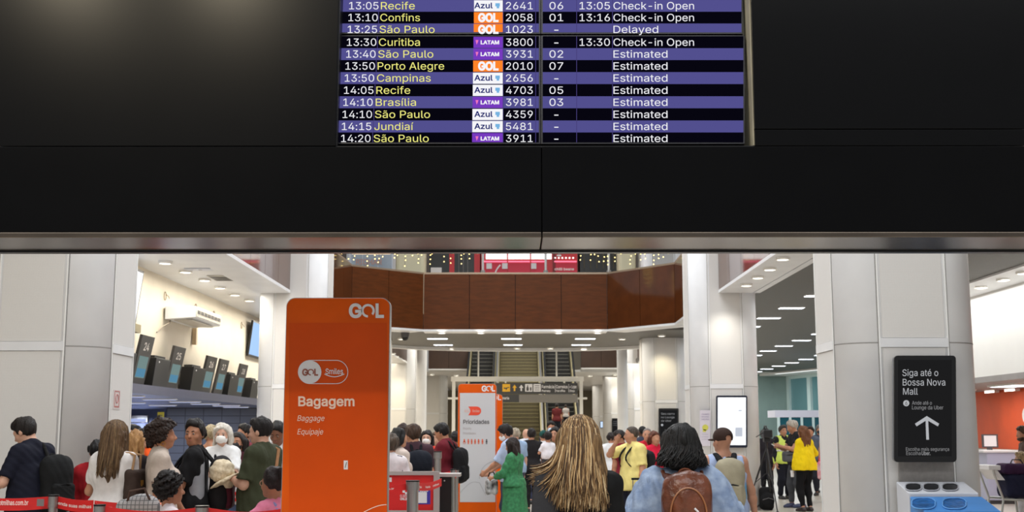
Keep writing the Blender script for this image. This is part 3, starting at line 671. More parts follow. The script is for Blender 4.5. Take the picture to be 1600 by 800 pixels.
# ------------------------------------------------------------------ columns: rounded square casings with perforated panels in their flat sides
def column(label, cx, cy, band, hf=.70, r=.36, z1=8.2, panels=True):
    t = thing('column', label, 'column', (cx, cy, 0)); t['kind'] = 'thing'
    mb = MB(); P = [(cx+x, cy+y, 0) for x, y in rrect(-hf, hf, -hf, hf, r, 12)]; mb.prism(P, (0, 0, z1))
    mb.build('casing', WHITE, t, smooth=False).data.polygons.foreach_set('use_smooth', [False]*2+[True]*len(P))
    fl = hf-r
    for nx, ny in ((0, -1), (1, 0), (-1, 0), (0, 1)):
        if ny == 1: continue
        m2 = MB(); n = Vector((nx, ny, 0)); u = Vector((-ny, nx, 0)); c = Vector((cx, cy, 0))+n*hf
        for z0, zz in ((.12, band-.05), (band+.05, z1)):
            if (zz-z0) <= 0: continue
            m2 = MB(); m2.prism([c+u*(-fl+.03)+Vector((0, 0, z0)), c+u*(fl-.03)+Vector((0, 0, z0)), c+u*(fl-.03)+Vector((0, 0, zz)), c+u*(-fl+.03)+Vector((0, 0, zz))], n*.008); m2.build('perforated_panel', perforated(), t)
        m2 = MB(); m2.prism([c+u*(-fl)+Vector((0, 0, band-.045)), c+u*fl+Vector((0, 0, band-.045)), c+u*fl+Vector((0, 0, band+.045)), c+u*(-fl)+Vector((0, 0, band+.045))], n*.018); m2.build('band', WHITE, t)
        for s in (-1, 1):
            m2 = MB(); e = c+u*s*fl; m2.prism([e-u*.007, e+u*.007, e+u*.007+Vector((0, 0, z1)), e-u*.007+Vector((0, 0, z1))], n*.012); m2.build('joint_strip', mat('white_trim', (236, 236, 234), .35), t)
            m2 = MB(); e = c+u*s*(fl+.013); m2.prism([e-u*.004, e+u*.004, e+u*.004+Vector((0, 0, z1)), e-u*.004+Vector((0, 0, z1))], n*.004); m2.build('joint_gap', mat('joint_grey', (140, 138, 135), .6), t)
    m2 = MB(); m2.prism([(cx+x, cy+y, band-.006) for x, y in rrect(-hf-.002, hf+.002, -hf-.002, hf+.002, r, 12)], (0, 0, .012)); m2.build('casing_joint', mat('joint_grey', (140, 138, 135), .6), t)
    return t
cols = [(3.97, 12.72, 2.47, 'white rounded column carrying the black wayfinding screen above the recycling bins'),
        (4.32, 25.5, 2.5, 'white column with the bright white screen beside the man in the cap'),
        (4.68, 38.4, 2.5, 'white column lit yellow at its top, with a dark screen, under the footbridge'),
        (5.29, 51.5, 2.5, 'cool-lit white column just past the footbridge on the side of the dark screens'),
        (5.35, 64.4, 2.5, 'distant white column with a small dark screen past the escalators'),
        (5.62, 77.4, 2.5, 'far white column, last but one of the row past the escalators'),
        (-4.87, 12.75, 2.44, 'wide white column behind the man in the navy polo shirt'),
        (-4.66, 25.5, 2.5, 'white column behind the man in the olive T-shirt, at the end of the desk signs'),
        (-4.7, 38.4, 2.5, 'white column hidden behind the big orange baggage sign'),
        (-4.95, 51.5, 2.5, 'yellow-lit white column behind the queue at the red banner'),
        (-4.35, 64.4, 2.5, 'distant white column behind the man in the maroon T-shirt')]
for x, y, b, l in cols: column(l, x, y, b)
def slim(label, x, y, r=.2):
    t = thing('round_column', label, 'column', (x, y, 0)); t['kind'] = 'thing'
    mb = MB(); mb.cyl((x, y, 0), (x, y, 9), r, n=28); mb.build('shaft', WHITE, t, smooth=False); mb = MB(); mb.cyl((x, y, 0), (x, y, .16), r+.03, n=28); mb.build('base', STEEL, t)
slim('slim round white column at the edge of the escalator hall behind the queue', -3.78, 48.5); slim('slim round white column at the edge of the escalator hall behind the people in red', 4.05, 46.0)

# ------------------------------------------------------------------ upper floor: brown parapets of the footbridge and the side galleries
ZB, ZT = CZ, 6.08
def parapet(name, label, path, mats, z0=ZB, z1=ZT, seg=1.32, rail=True, trim=.06):
    t = thing(name, label, 'balcony parapet', (path[0][0], path[0][1], z0))
    for k in range(len(path)-1):
        a, b = Vector((*path[k], 0)), Vector((*path[k+1], 0)); d = b-a; L = d.length; n = max(1, round(L/seg)); nn = Vector((d.y, -d.x, 0)).normalized()
        for i in range(n):
            p, q = a+d*((i+.006)/n), a+d*((i+.994)/n); mb = MB(); mb.prism([p+Vector((0, 0, z0)), q+Vector((0, 0, z0)), q+Vector((0, 0, z1)), p+Vector((0, 0, z1))], nn*-.06); mb.build('fascia_panel', mats[k % len(mats)], t)
        mb = MB(); mb.prism([a+Vector((0, 0, z0))-nn*.07, b+Vector((0, 0, z0))-nn*.07, b+Vector((0, 0, z1-.01))-nn*.07, a+Vector((0, 0, z1-.01))-nn*.07], nn*-.08); mb.build('backing', mat('dark_backing', (46, 32, 24), .7), t)
        mb = MB(); mb.prism([a+Vector((0, 0, z1)), b+Vector((0, 0, z1)), b+Vector((0, 0, z1+.05)), a+Vector((0, 0, z1+.05))], nn*-.16); mb.build('coping', mat('coping', (150, 132, 112), .3, metal=.4), t)
        mb = MB(); mb.prism([a+Vector((0, 0, z0-trim))+nn*.01, b+Vector((0, 0, z0-trim))+nn*.01, b+Vector((0, 0, z0))+nn*.01, a+Vector((0, 0, z0))+nn*.01], nn*-.7); mb.build('soffit_trim', WHITE, t)
    return t
parapet('footbridge_parapet', 'long brown panelled parapet of the footbridge crossing the hall under the string lights', [(-4.68, 26.3), (-4.5, 32.8), (-2.66, 34.5), (2.63, 34.5), (4.3, 32.4), (4.2, 26.3)], [BROWNG, BROWN, BROWN, BROWNG, BROWNG])
parapet('gallery_parapet', 'brown glossy gallery parapet above the check-in desk signs', [(-4.68, 13.5), (-4.68, 24.75)], [BROWNG], trim=.06)
parapet('gallery_parapet', 'brown glossy gallery parapet above the ceiling strip with downlights', [(4.2, 24.75), (4.2, 13.5)], [BROWNG], trim=.06)
FARB = mat('dark_brown_panel', (62, 40, 27), .45, var=.12, vscale=2)
parapet('gallery_parapet', 'dark brown gallery parapet beside the dark escalator over the queue', [(-4.3, 59.3), (-2.3, 59.3)], [FARB], z0=CZ+.13, z1=6.9)
parapet('gallery_parapet', 'dark brown gallery parapet above the column with a small dark screen', [(3.2, 59.3), (5.2, 59.3)], [FARB], z0=CZ+.18, z1=6.9)
parapet('gallery_parapet', 'brown side gallery parapet behind the slim round column over the queue', [(-4.68, 43), (-4.5, 59)], [FARB])
parapet('gallery_parapet', 'brown side gallery parapet behind the slim round column over the people in red', [(5.2, 59), (5.05, 43)], [FARB])
# curved white edge beam behind the bridge
pts = [(-4.68, 40.2), (-3.4, 41.6), (-1.8, 42.3), (0, 42.5), (1.8, 42.4), (3.2, 41.9), (5.0, 40.6)]
mb = MB()
for k in range(len(pts)-1):
    a, b = pts[k], pts[k+1]; mb.hexa([(a[0], a[1], CZ-.10), (b[0], b[1], CZ-.10), (b[0], b[1], CZ+.06), (a[0], a[1], CZ+.06)], [(a[0], a[1]+.3, CZ-.10), (b[0], b[1]+.3, CZ-.10), (b[0], b[1]+.3, CZ+.06), (a[0], a[1]+.3, CZ+.06)])
struct(mb.build('trim_4', WHITE))
mb = MB(); mb.box(-4.4, 4.1, 34.75, 42.4, CZ+.14, 4.95); struct(mb.build('floor_bridge', mat('deck', (150, 142, 130), .6)))
mb = MB(); mb.box(-11, 12, 42.5, 42.7, 4.65, 9.6); struct(mb.build('wall_upper', mat('upper_wall', (70, 62, 58), .6, var=.1, vscale=.8)))

# ------------------------------------------------------------------ lamps
def downlight(px, py, label, group, z=CZ, r=.095):
    p = atz(px, py, z-.03); t = thing('downlight', label, 'ceiling light', (p.x, p.y, z), 0, group)
    mb = MB(); n = 20
    for k in range(n):
        a, b = 2*PI*k/n, 2*PI*(k+1)/n; c = lambda q, rr, zz: (p.x+rr*math.cos(q), p.y+rr*math.sin(q), zz)
        mb.hexa([c(a, r, z-.045), c(b, r, z-.045), c(b, r+.025, z-.045), c(a, r+.025, z-.045)], [c(a, r, z-.001), c(b, r, z-.001), c(b, r+.025, z-.001), c(a, r+.025, z-.001)])
    mb.build('ring', mat('lamp_ring', (240, 238, 232), .4), t); mb = MB(); mb.cyl((p.x, p.y, z-.036), (p.x, p.y, z-.004), r, n=n); mb.build('lens', LAMP, t)
for px, py in ((225, 394), (258, 411), (290, 425), (320, 438), (344, 450), (367, 461), (390, 470)): downlight(px, py, 'round downlight in the white ceiling above the check-in desk signs', 'downlights over the desk signs')
for px, py in ((1249, 388), (1223, 405), (1203, 421), (1184, 434), (1166, 446)): downlight(px, py, 'round downlight in the white ceiling strip beside the glossy brown gallery', 'downlights of the gallery strip', CZ-.06)
for px, py in ((1533, 450), (1567, 438), (1598, 427)): downlight(px, py, 'round downlight in the ceiling strip over the white wall of the orange desks', 'downlights over the white wall', CZ-.04)
for px, py in ((690, 520.5), (751, 520.5), (811, 520.5), (873, 520.5), (934, 520.5)): downlight(px, py, 'round downlight under the front edge of the brown footbridge', 'downlights along the footbridge front', CZ-.08)
for px, py in ((705, 544.5), (808, 544.5), (860, 544.5), (912, 544.5)): downlight(px, py, 'round downlight on the white beam behind the footbridge', 'downlights on the white beam', CZ)
for px, py, l in ((972, 530, 'round downlight alone in the slatted ceiling beside the yellow-lit column'), (1034, 525, 'round downlight right above the dark screen column under the footbridge'), (627, 530, 'round downlight under the footbridge near the camera dome')): downlight(px, py, l, None, CZ)
for px, py in ((614, 553), (619, 557.5), (624, 561), (630, 564)): downlight(px, py, 'small downlight in the low white ceiling over the yellow-lit far column', 'small far downlights', CZ, .08)
for px, py in ((675, 586), (713, 587.5), (922, 588), (961, 586)): downlight(px, py, 'far downlight under the dark brown panels beside the escalators', 'downlights beside the escalators', CZ+.1 if 0 else CZ, .12)
def troffer(x, y, label, group, z=CZ, w=.56, d=.26, lens=None):
    t = thing('ceiling_panel_light', label, 'ceiling light', (x, y, z), 0, group)
    mb = MB(); mb.box(x-w/2-.02, x+w/2+.02, y-d/2-.02, y+d/2+.02, z-.02, z-.001); mb.build('frame', mat('lamp_ring', (240, 238, 232), .4), t)
    mb = MB(); mb.box(x-w/2, x+w/2, y-d/2, y+d/2, z-.028, z-.0205); mb.build('diffuser', lens or TUBE, t)
for i, X in enumerate((6.5, 9.15, 11.75)):
    for j in range(17):
        Y = 18.0+2.57*j
        if (i == 0 and Y > 36) or (i == 1 and 22 > Y) or (i == 2 and (30 > Y)): continue
        if i == 1 and Y < 33.5: continue
        troffer(X, Y, 'flat white panel light in the dark slatted ceiling over the crew with the tripod', 'panel lights in the slatted ceiling')
for px, py in ((683.5, 530), (692.5, 539.5), (799, 530), (801.5, 539.5), (914.5, 530), (908, 539.5)):
    p = atz(px, py, CZ-.03); troffer(p.x, p.y, 'flat white panel light in the slatted ceiling under the footbridge', 'panel lights under the footbridge', CZ, .62, .3)
for k, (x, y) in enumerate(((-7.0, 21.7), (-7.0, 23.8), (-7.05, 25.8), (-7.1, 27.7), (-7.1, 29.7), (-7.3, 31.6), (-8.6, 22.4), (-8.6, 24.6), (-8.6, 27.0), (-8.6, 29.5))):
    troffer(x, y, 'slim white strip light under the dark blue check-in ledge', 'strip lights under the ledge', 2.22, .62, .10, glow('strip_blue', (200, 212, 255), .9))
for k in range(11):
    y = 18+k*1.25; t = thing('spot_light', 'small bright spot in the row along the top of the orange wall', 'wall light', (11.98, y, 2.58), 0, 'spots over the orange wall')
    mb = MB(); mb.box(11.92, 12.04, y-.32, y+.32, 2.54, 2.598); mb.build('housing', mat('lamp_ring', (240, 238, 232), .4), t); mb = MB(); mb.box(11.915, 11.921, y-.30, y+.30, 2.545, 2.59); mb.build('lens', LAMP, t)
for y in (22.5, 26.5, 30.2):
    t = thing('ceiling_panel_light', 'long flat light in the low ceiling of the orange desk bay', 'ceiling light', (10.9, y, 2.6), 0, 'long lights over the orange desks')
    mb = MB(); mb.box(10.6, 11.2, y-.75, y+.75, 2.565, 2.599); mb.build('frame', mat('lamp_ring', (240, 238, 232), .4), t); mb = MB(); mb.box(10.65, 11.15, y-.7, y+.7, 2.56, 2.5645); mb.build('diffuser', TUBE, t)
# ------------------------------------------------------------------ the black overhead gantry with the departures board
GY = 6.2; NF = (0, -1, 0); GP = ((0, GY, 0), NF)
g = thing('departures_gantry', 'huge black glossy gantry across the top that holds the departure screens', 'departures board', (0, GY, at(800, 362, GY).z))
X = lambda px, py=226: at(px, py, GY).x
Z = lambda py: at(800, py, GY).z
zb = Z(362)
def slab(name, x0, x1, z0, z1, m, y=GY, d=.03, parent=g, bev=.002):
    mb = MB(); mb.box(x0, x1, y, y+d, z0, z1); return mb.build(name, m, parent, bevel=bev)
slab('upper_panel', X(-60), X(524), Z(227.5), Z(-80), GLOSSB); slab('upper_panel', X(1180), X(1660), Z(201.5), Z(-80), GLOSSB)
slab('side_panel', X(1180), X(1660), Z(227.5), Z(202.6), GLOSSB, GY+.004)
BAND = mat('black_band_panel', (9, 9, 10), .22, spec=.08, var=.1, vscale=4)
slab('lower_panel', X(-60), X(845.5), zb, Z(229), BAND); slab('lower_panel', X(847), X(1660), zb, Z(229), BAND)
UND = mat('dark_steel_underside', (98, 88, 78), .22, metal=.85, var=.15, vscale=6, stretch=(.3, 4, 1))
for a, b in ((-60, 845.5), (847, 1660)):
    mb = MB(); mb.box(X(a), X(b), GY, GY+.50, zb-.03, zb-.002); mb.build('underside', UND, g, bevel=.004)
mb = MB(); mb.box(X(-60), X(1660), GY+.46, GY+.52, zb-.04, Z(-80)); mb.build('back_panel', BLACK, g)
mb = MB(); mb.box(X(524), X(1180), GY+.02, GY+.40, Z(229), Z(226.6)); mb.build('recess_sill', BLACK, g)
mb = MB(); mb.box(X(1178), X(1180), GY+.02, GY+.40, Z(226), Z(-80)); mb.build('recess_side', mat('beige_reveal', (172, 164, 140), .6, var=.12, vscale=6), g)
mb = MB(); mb.box(X(524), X(526), GY+.02, GY+.40, Z(226), Z(-80)); mb.build('recess_side', BLACK, g)
for a in (60, 700, 1500):
    mb = MB(); mb.cyl((X(a), GY+.3, Z(-80)), (X(a), GY+.3, 7.4), .05); mb.build('hanger', BLACK, g)
# screens
Pl = (Vector((0, GY+.06, Z(225))), Vector((0, -1, math.tan(math.radians(4.5)))).normalized())
ROWP, ROWD = glow('row_purple', (82, 79, 142), 1.0), glow('row_dark', (7, 6, 16), 1.0)
TW, TY = glow('text_white', (240, 240, 245), 1.0), glow('text_yellow', (238, 234, 130), 1.0)
LINE = glow('line_purple', (70, 62, 120), 1.0)
LOGO = {'A': glow('logo_white', (246, 246, 250), 1.0), 'G': glow('logo_orange', (255, 132, 40), 1.0), 'L': glow('logo_violet', (118, 58, 190), 1.0)}
NAVY = glow('logo_navy', (24, 34, 110), 1.0); AQUA = glow('logo_aqua', (120, 180, 225), 1.0)
ROWS_U = [(9, '13:05', 'Recife', 'A', '2641', '06', '13:05', 'Check-in Open', 1), (27.5, '13:10', 'Confins', 'G', '2058', '01', '13:16', 'Check-in Open', 0), (46, '13:25', 'São Paulo', 'G', '1023', '-', '', 'Delayed', 1)]
ROWS_L = [(66, '13:30', 'Curitiba', 'L', '3800', '-', '13:30', 'Check-in Open', 0), (84.5, '13:40', 'São Paulo', 'L', '3931', '02', '', 'Estimated', 1), (103.2, '13:50', 'Porto Alegre', 'G', '2010', '07', '', 'Estimated', 0),
          (122, '13:50', 'Campinas', 'A', '2656', '-', '', 'Estimated', 1), (141, '14:05', 'Recife', 'A', '4703', '05', '', 'Estimated', 0), (159.8, '14:10', 'Brasília', 'L', '3981', '03', '', 'Estimated', 1),
          (178.7, '14:10', 'São Paulo', 'A', '4359', '-', '', 'Estimated', 0), (197.6, '14:15', 'Jundiaí', 'A', '5481', '-', '', 'Estimated', 1), (216.3, '14:20', 'São Paulo', 'L', '3911', '-', '', 'Estimated', 0)]
CITYW = {'Recife': 53, 'Confins': 62, 'São Paulo': 86, 'Curitiba': 64, 'Porto Alegre': 104, 'Campinas': 84, 'Brasília': 63, 'Jundiaí': 61}
def screen(label, rows, side, x0, x1, y0, y1):
    c = hit((x0+x1)/2, y1, *Pl); t = thing('flight_screen', label, 'screen', c)
    mb = MB(); pquad(mb, Pl, x0, x1, y0, y1, 0, .07); mb.build('housing', mat('screen_bezel', (30, 29, 34), .3, spec=.4), t, bevel=.002)
    sc = MB(); pquad(sc, Pl, x0+2.5, x1-2.5, y0+1.5, y1-2.5, .0006); scr = sc.build('screen', ROWD, t)
    for (yc, tm, city, lg, no, gate, est, st, pur) in rows:
        a, b = max(yc-9.3, y0+1.5), min(yc+9.3, y1-2.5); dx = (225-yc)*.06 if side == 'l' else (225-yc)*-.012
        q = MB(); pquad(q, Pl, x0+2.5, x1-2.5, a, b, .0010); q.build('row_stripe', ROWP if pur else ROWD, scr)
        w = MB(); yb, yt = yc+5.6, yc-5.8
        for xx in ((582+dx*.8, 786, 837) if side == 'l' else (901, 957)):
            ln = MB(); pquad(ln, Pl, xx-.5, xx+.5, a, b, .0014); ln.build('column_rule', LINE, scr)
        if side == 'l':
            for nm, tx, xa, xb, mm in (('time_lettering', tm, 532.5+dx, 578.5+dx, TW), ('flight_number_lettering', no, 790.5, 832.5, TW), ('city_lettering', city, 583.5+dx*.9, 583.5+CITYW[city]+dx*.9, TY)):
                w = MB(); ptext(w, tx, Pl, xa, xb, yb, yt, .0, off=.002); w.build(nm, mm, scr)
            q = MB(); pquad(q, Pl, 737.5+dx*.25, 785.5, a+.8, b-.4, .0018); lo = q.build('airline_tile', LOGO[lg], scr); w = MB()
            if lg == 'A':
                ptext(w, 'Azul', Pl, 741, 770, yc+3.8, yc-4.6, .02, off=.0024); w.build('airline_lettering', NAVY, scr)
                w = MB(); pquad(w, Pl, 774, 781, yc-4, yc+1, .0024); pquad(w, Pl, 776, 780, yc+1, yc+4, .0024); w.build('airline_mark', AQUA, scr)
            elif lg == 'G': ptext(w, 'GOL', Pl, 747, 779, yc+6, yc-6, .045, off=.0024); w.build('airline_lettering', LOGO['A'], scr)
            else:
                ptext(w, 'LATAM', Pl, 751, 780, yc+2.9, yc-2.6, .035, off=.0024); w.build('airline_lettering', LOGO['A'], scr)
                w = MB(); P = [hit(a_, b_, Vector(Pl[0])+Pl[1]*.0024, Pl[1]) for a_, b_ in ((743, yc-3.4), (747.6, yc-3.4), (746.4, yc+.4), (744.8, yc+3.8))]; w.add(P, [(0, 1, 2, 3)]); w.build('airline_mark', glow('latam_mark', (240, 120, 190), 1), scr)
        else:
            if gate != '-': ptext(w, gate, Pl, 858.5, 880, yb, yt, .0, off=.002)
            else: pquad(w, Pl, 866, 872.5, yc+.4, yc+2, .002)
            w.build('gate_lettering', TW, scr)
            if est: w = MB(); ptext(w, est, Pl, 905.5, 953, yb, yt, .0, off=.002); w.build('time_lettering', TW, scr)
            wd = {'Check-in Open': 126, 'Delayed': 70, 'Estimated': 84.5}[st]; w = MB(); ptext(w, st, Pl, 958.5, 958.5+wd, yb, yt, .0, off=.002); w.build('status_lettering', TW, scr)
    return t
screen('upper departure screen listing flights to Recife and Confins with airline tiles', ROWS_U, 'l', 531.5, 844.5, -60, 53)
screen('upper departure screen with gates and the word Delayed on its last line', ROWS_U, 'r', 845.5, 1161, -60, 53)
screen('lower departure screen listing cities from Curitiba down to Jundiaí', ROWS_L, 'l', 524.5, 844.5, 55, 225)
screen('lower departure screen repeating the word Estimated on eight lines', ROWS_L, 'r', 845.5, 1164, 55, 225)

# ------------------------------------------------------------------ the orange airline totems
ORA = mat('totem_orange', (222, 88, 0), .34, spec=.2, var=.06, vscale=2.5); ORA2 = mat('totem_orange_face', (212, 76, 0), .3, spec=.2, var=.05, vscale=2)
SW = mat('sign_white', (222, 220, 222), .5); SWO = mat('sign_pale', (236, 206, 190), .5); SG = mat('sign_grey', (70, 68, 70), .5)
TYY = 7.5; TP = ((0, TYY, 0), NF)
c = at(527, 800, TYY); t = thing('totem_sign', 'tall orange sign board reading Bagagem, Baggage, Equipaje', 'sign', (c.x, TYY, 0))
zt = at(530, 466, TYY).z; xl, xr = at(448, 480, TYY).x, at(608.5, 480, TYY).x; w = xr-xl
def totem_body(t, xl, xr, Y, zt, d=.11, r=.055):
    P = [(xl, Y, .04), (xr, Y, .04)]+[(x, Y, z) for x, z in arc(xr-r, zt-r, r, 0, PI/2)+arc(xl+r, zt-r, r, PI/2, PI)]
    mb = MB(); mb.prism(P, (0, d, 0)); mb.build('board', ORA, t, bevel=.003)
    mb = MB(); mb.prism([(x+.004 if x > (xl+xr)/2 else x-.004, Y+.008, z+.004) for x, _, z in P], (0, d-.016, 0)); mb.build('edge_band', STEEL, t)
    mb = MB(); mb.box(xl-.12, xr+.12, Y-.12, Y+d+.12, 0, .035); mb.build('base', mat('base_grey', (120, 118, 116), .4, metal=.6), t, bevel=.006)
totem_body(t, xl, xr, TYY, zt)
mb = MB(); pquad(mb, TP, 451.5, 604.5, 504.5, 1000, .0015); P = mb.v; mb.v = [(p[0], p[1], max(p[2], .3)) for p in P]; mb.build('face_panel', ORA2, t)
def logo_gol(mbx, mbc, plane, x0, x1, yb, yt, off=.003):
    """G and L with the O as a ring that is open at its lower right"""
    w = x1-x0; ptext(mbx, 'G', plane, x0, x0+w*.38, yb, yt, .035, off=off); ptext(mbx, 'L', plane, x0+w*.76, x1, yb, yt, .035, off=off)
    P0, n = plane; q = Vector(P0)+Vector(n)*off; cx, cy, r = x0+w*.545, (yb+yt)/2, (yb-yt)*.53
    pts = [(a, r) for a in [math.radians(-40)+2*PI*.86*i/26 for i in range(27)]]
    V = []
    for a, rr in pts:
        for k in (1, .66): V.append(hit(cx+rr*k*math.cos(a)*1.0, cy-rr*k*math.sin(a), q, n))
    mbc.add(V, [(2*i, 2*i+1, 2*i+3, 2*i+2) for i in range(26)])
mb = MB(); logo_gol(mb, mb, TP, 545, 600, 495.5, 475.5, .004); mb.build('airline_logo', SW, t)
# the pill: white disc with the airline's letters, outlined capsule with a second word
def disc(mb, plane, cx, cy, r, off, n=32):
    P0, nn = plane; q = Vector(P0)+Vector(nn)*off; mb.add([hit(cx+r*math.cos(2*PI*i/n), cy-r*math.sin(2*PI*i/n), q, nn) for i in range(n)], [tuple(range(n-1, -1, -1))])
def outline(mb, plane, pts, wpx, off, closed=True):
    P0, nn = plane; nn = Vector(nn); q = Vector(P0)+nn*off; P = [hit(a, b, q, nn) for a, b in pts]; n = len(P); th = wpx*(P[0]-CAM).length/F
    for i in range(n if closed else n-1):
        a, b = P[i], P[(i+1) % n]; d = (b-a)
        if d.length < 1e-6: continue
        s = d.normalized().cross(nn)*th*.5; mb.add([a-s, b-s, b+s, a+s], [(0, 1, 2, 3)])
capsule = lambda x0, x1, y0, y1: [(x, y) for x, y in rrect(x0, x1, y0, y1, (y1-y0)/2-.01, 10)]
mb = MB(); outline(mb, TP, capsule(466, 543.5, 563, 599.5), 1.0, .004); mb.build('logo_outline', SW, t)
mb = MB(); disc(mb, TP, 484.2, 581.3, 18, .0045); mb.build('logo_disc', SW, t)
mb = MB(); logo_gol(mb, mb, TP, 472, 497, 586.5, 576.8, .006); mb.build('logo_lettering', mat('logo_grey', (150, 84, 66), .5), t)
mb = MB(); ptext(mb, 'Smiles', TP, 508.5, 536, 584.5, 576, .01, off=.004); outline(mb, TP, [(507+i*3.1, 584.5+4.2*math.sin(PI*i/10)) for i in range(11)], 1.3, .004, False); mb.build('partner_lettering', SW, t)
mb = MB(); ptext(mb, 'Bagagem', TP, 466, 554, 634.2, 619.8, .022, off=.004); mb.build('title_lettering', SWO, t)
mb = MB(); ptext(mb, 'Baggage', TP, 464.5, 507, 657.7, 649, -.004, .22, off=.004); ptext(mb, 'Equipaje', TP, 464.5, 505, 678.8, 670, -.004, .22, off=.004); mb.build('translation_lettering', SWO, t)
mb = MB(); pquad(mb, TP, 537, 543.5, 719.5, 733.5, .003); k = mb.build('sticker', SW, t); mb = MB(); outline(mb, TP, [(541.6, 722), (539.2, 731)], 1.1, .004, False); mb.build('sticker_mark', SG, k)
mb = MB(); outline(mb, TP, [(568+i*3.0, 800.5-12*math.sin(PI/2*i/12)) for i in range(13)], 1.2, .004, False); mb.build('arc_line', SWO, t)
# second totem, white face: Prioridades
Y2 = 19.3; T2 = ((0, Y2, 0), NF)
t = thing('totem_sign', 'orange totem with a pale grey face reading Prioridades beside the queue', 'sign', (at(746, 800, Y2).x, Y2, 0))
totem_body(t, at(716, 610, Y2).x, at(775.5, 610, Y2).x, Y2, at(745, 600, Y2).z)
mb = MB(); pquad(mb, T2, 718.5, 774, 614, 784.5, .002); mb.build('face_panel', mat('pale_face', (196, 196, 200), .35), t)
mb = MB(); logo_gol(mb, mb, T2, 752.5, 773.5, 611.2, 603, .004); mb.build('airline_logo', SW, t)
mb = MB(); P = [(735, 635.2), (745, 635.2)]+[(a, b) for a, b in arc(745, 642, 6.8, -PI/2, PI/2)]+[(735, 648.8)]+[(731.5+3.4*math.sin(i/6*PI), 648.8-13.6*i/6) for i in range(7)]
q = Vector((0, Y2-.005, 0)); mb.add([hit(a, b, q, NF) for a, b in P], [tuple(range(len(P)-1, -1, -1))]); mb.build('logo_tag', mat('tag_red_orange', (226, 70, 40), .5), t)
mb = MB(); ptext(mb, 'GOL', T2, 725.5, 733.5, 644, 640.2, .02, off=.006); ptext(mb, 'Smiles', T2, 738, 749.5, 644, 640.2, .01, off=.007); mb.build('logo_lettering', mat('logo_pale', (214, 170, 160), .5), t)
mb = MB(); ptext(mb, 'Prioridades', T2, 723.8, 764.6, 662.2, 656, .015, off=.005); mb.build('title_lettering', SG, t)
mb = MB(); ptext(mb, 'Priority', T2, 723.8, 736.5, 671.3, 667.6, off=.005); ptext(mb, 'Prioridades', T2, 723.8, 743.5, 678.8, 675.2, off=.005); mb.build('translation_lettering', mat('sign_mid', (160, 150, 150), .5), t)
RD = mat('picto_red', (216, 90, 50), .5)
for i, x in enumerate((725.5, 731.8, 737, 742.3, 747.8, 753.8, 760.3)):
    mb = MB(); disc(mb, T2, x, 687.2, 1.15, .005, 10); pquad(mb, T2, x-1.3, x+1.3, 688.4, 691.2, .005)
    if i == 0: outline(mb, T2, [(x+1.9*math.cos(a), 691.6+1.9*math.sin(a)) for a in [i_*PI/5 for i_ in range(10)]], .7, .005)
    else: pquad(mb, T2, x-1.1, x-.2, 691.2, 694, .005); pquad(mb, T2, x+.2, x+1.1, 691.2, 694, .005)
    mb.build('pictogram', RD if i < 6 else SG, t)
mb = MB(); outline(mb, T2, [(749+24.9*(1-math.cos(a))*1.0, 748-27*math.sin(a)) for a in [i*.1*PI/2 for i in range(11)]], .7, .004, False)
outline(mb, T2, [(719+14*i/8.0+14.5*i/8.0, 770-17*math.sin(PI*i/8*.62)) for i in range(9)]+[(749+2.5*i, 754+5*i) for i in range(5)], .7, .004, False); mb.build('arc_line', mat('arc_grey', (160, 160, 164), .5), t)
Y3 = 21.4; T3 = ((0, Y3, 0), NF)
t = thing('totem_sign', 'orange totem mostly hidden behind the Prioridades totem', 'sign', (at(755, 800, Y3).x, Y3, 0))
totem_body(t, at(729, 620, Y3).x, at(785, 620, Y3).x, Y3, at(755, 616.5, Y3).z)
mb = MB(); ptext(mb, 'GOL', T3, 763, 783, 625, 617.5, .02, off=.004); mb.build('airline_logo', SW, t)

# ------------------------------------------------------------------ queue stanchions with red belts
RED = mat('belt_red', (214, 22, 22), .6, var=.06, vscale=6); BW = mat('belt_lettering', (240, 226, 222), .6)
def stanchion(px, ptop, Y, label, r=.045, group=None, wpx=None):
    p = at(px, ptop, Y); t = thing('stanchion', label, 'queue barrier post', (p.x, Y, 0), 0, group)
    mb = MB(); mb.cyl((p.x, Y, .02), (p.x, Y, p.z-.09), r*.85, n=20); mb.build('post', STEEL, t, smooth=False)
    mb = MB(); mb.cyl((p.x, Y, p.z-.09), (p.x, Y, p.z-.012), r, n=20); mb.build('belt_cassette', mat('cassette_grey', (150, 148, 146), .35, metal=.7), t)
    mb = MB(); mb.cyl((p.x, Y, p.z-.012), (p.x, Y, p.z), r*1.04, n=20); mb.build('post_cap', BLACK, t)
    mb = MB(); mb.cyl((p.x, Y, 0), (p.x, Y, .025), .17, .15, 28); mb.build('base', STEEL, t); return t, p
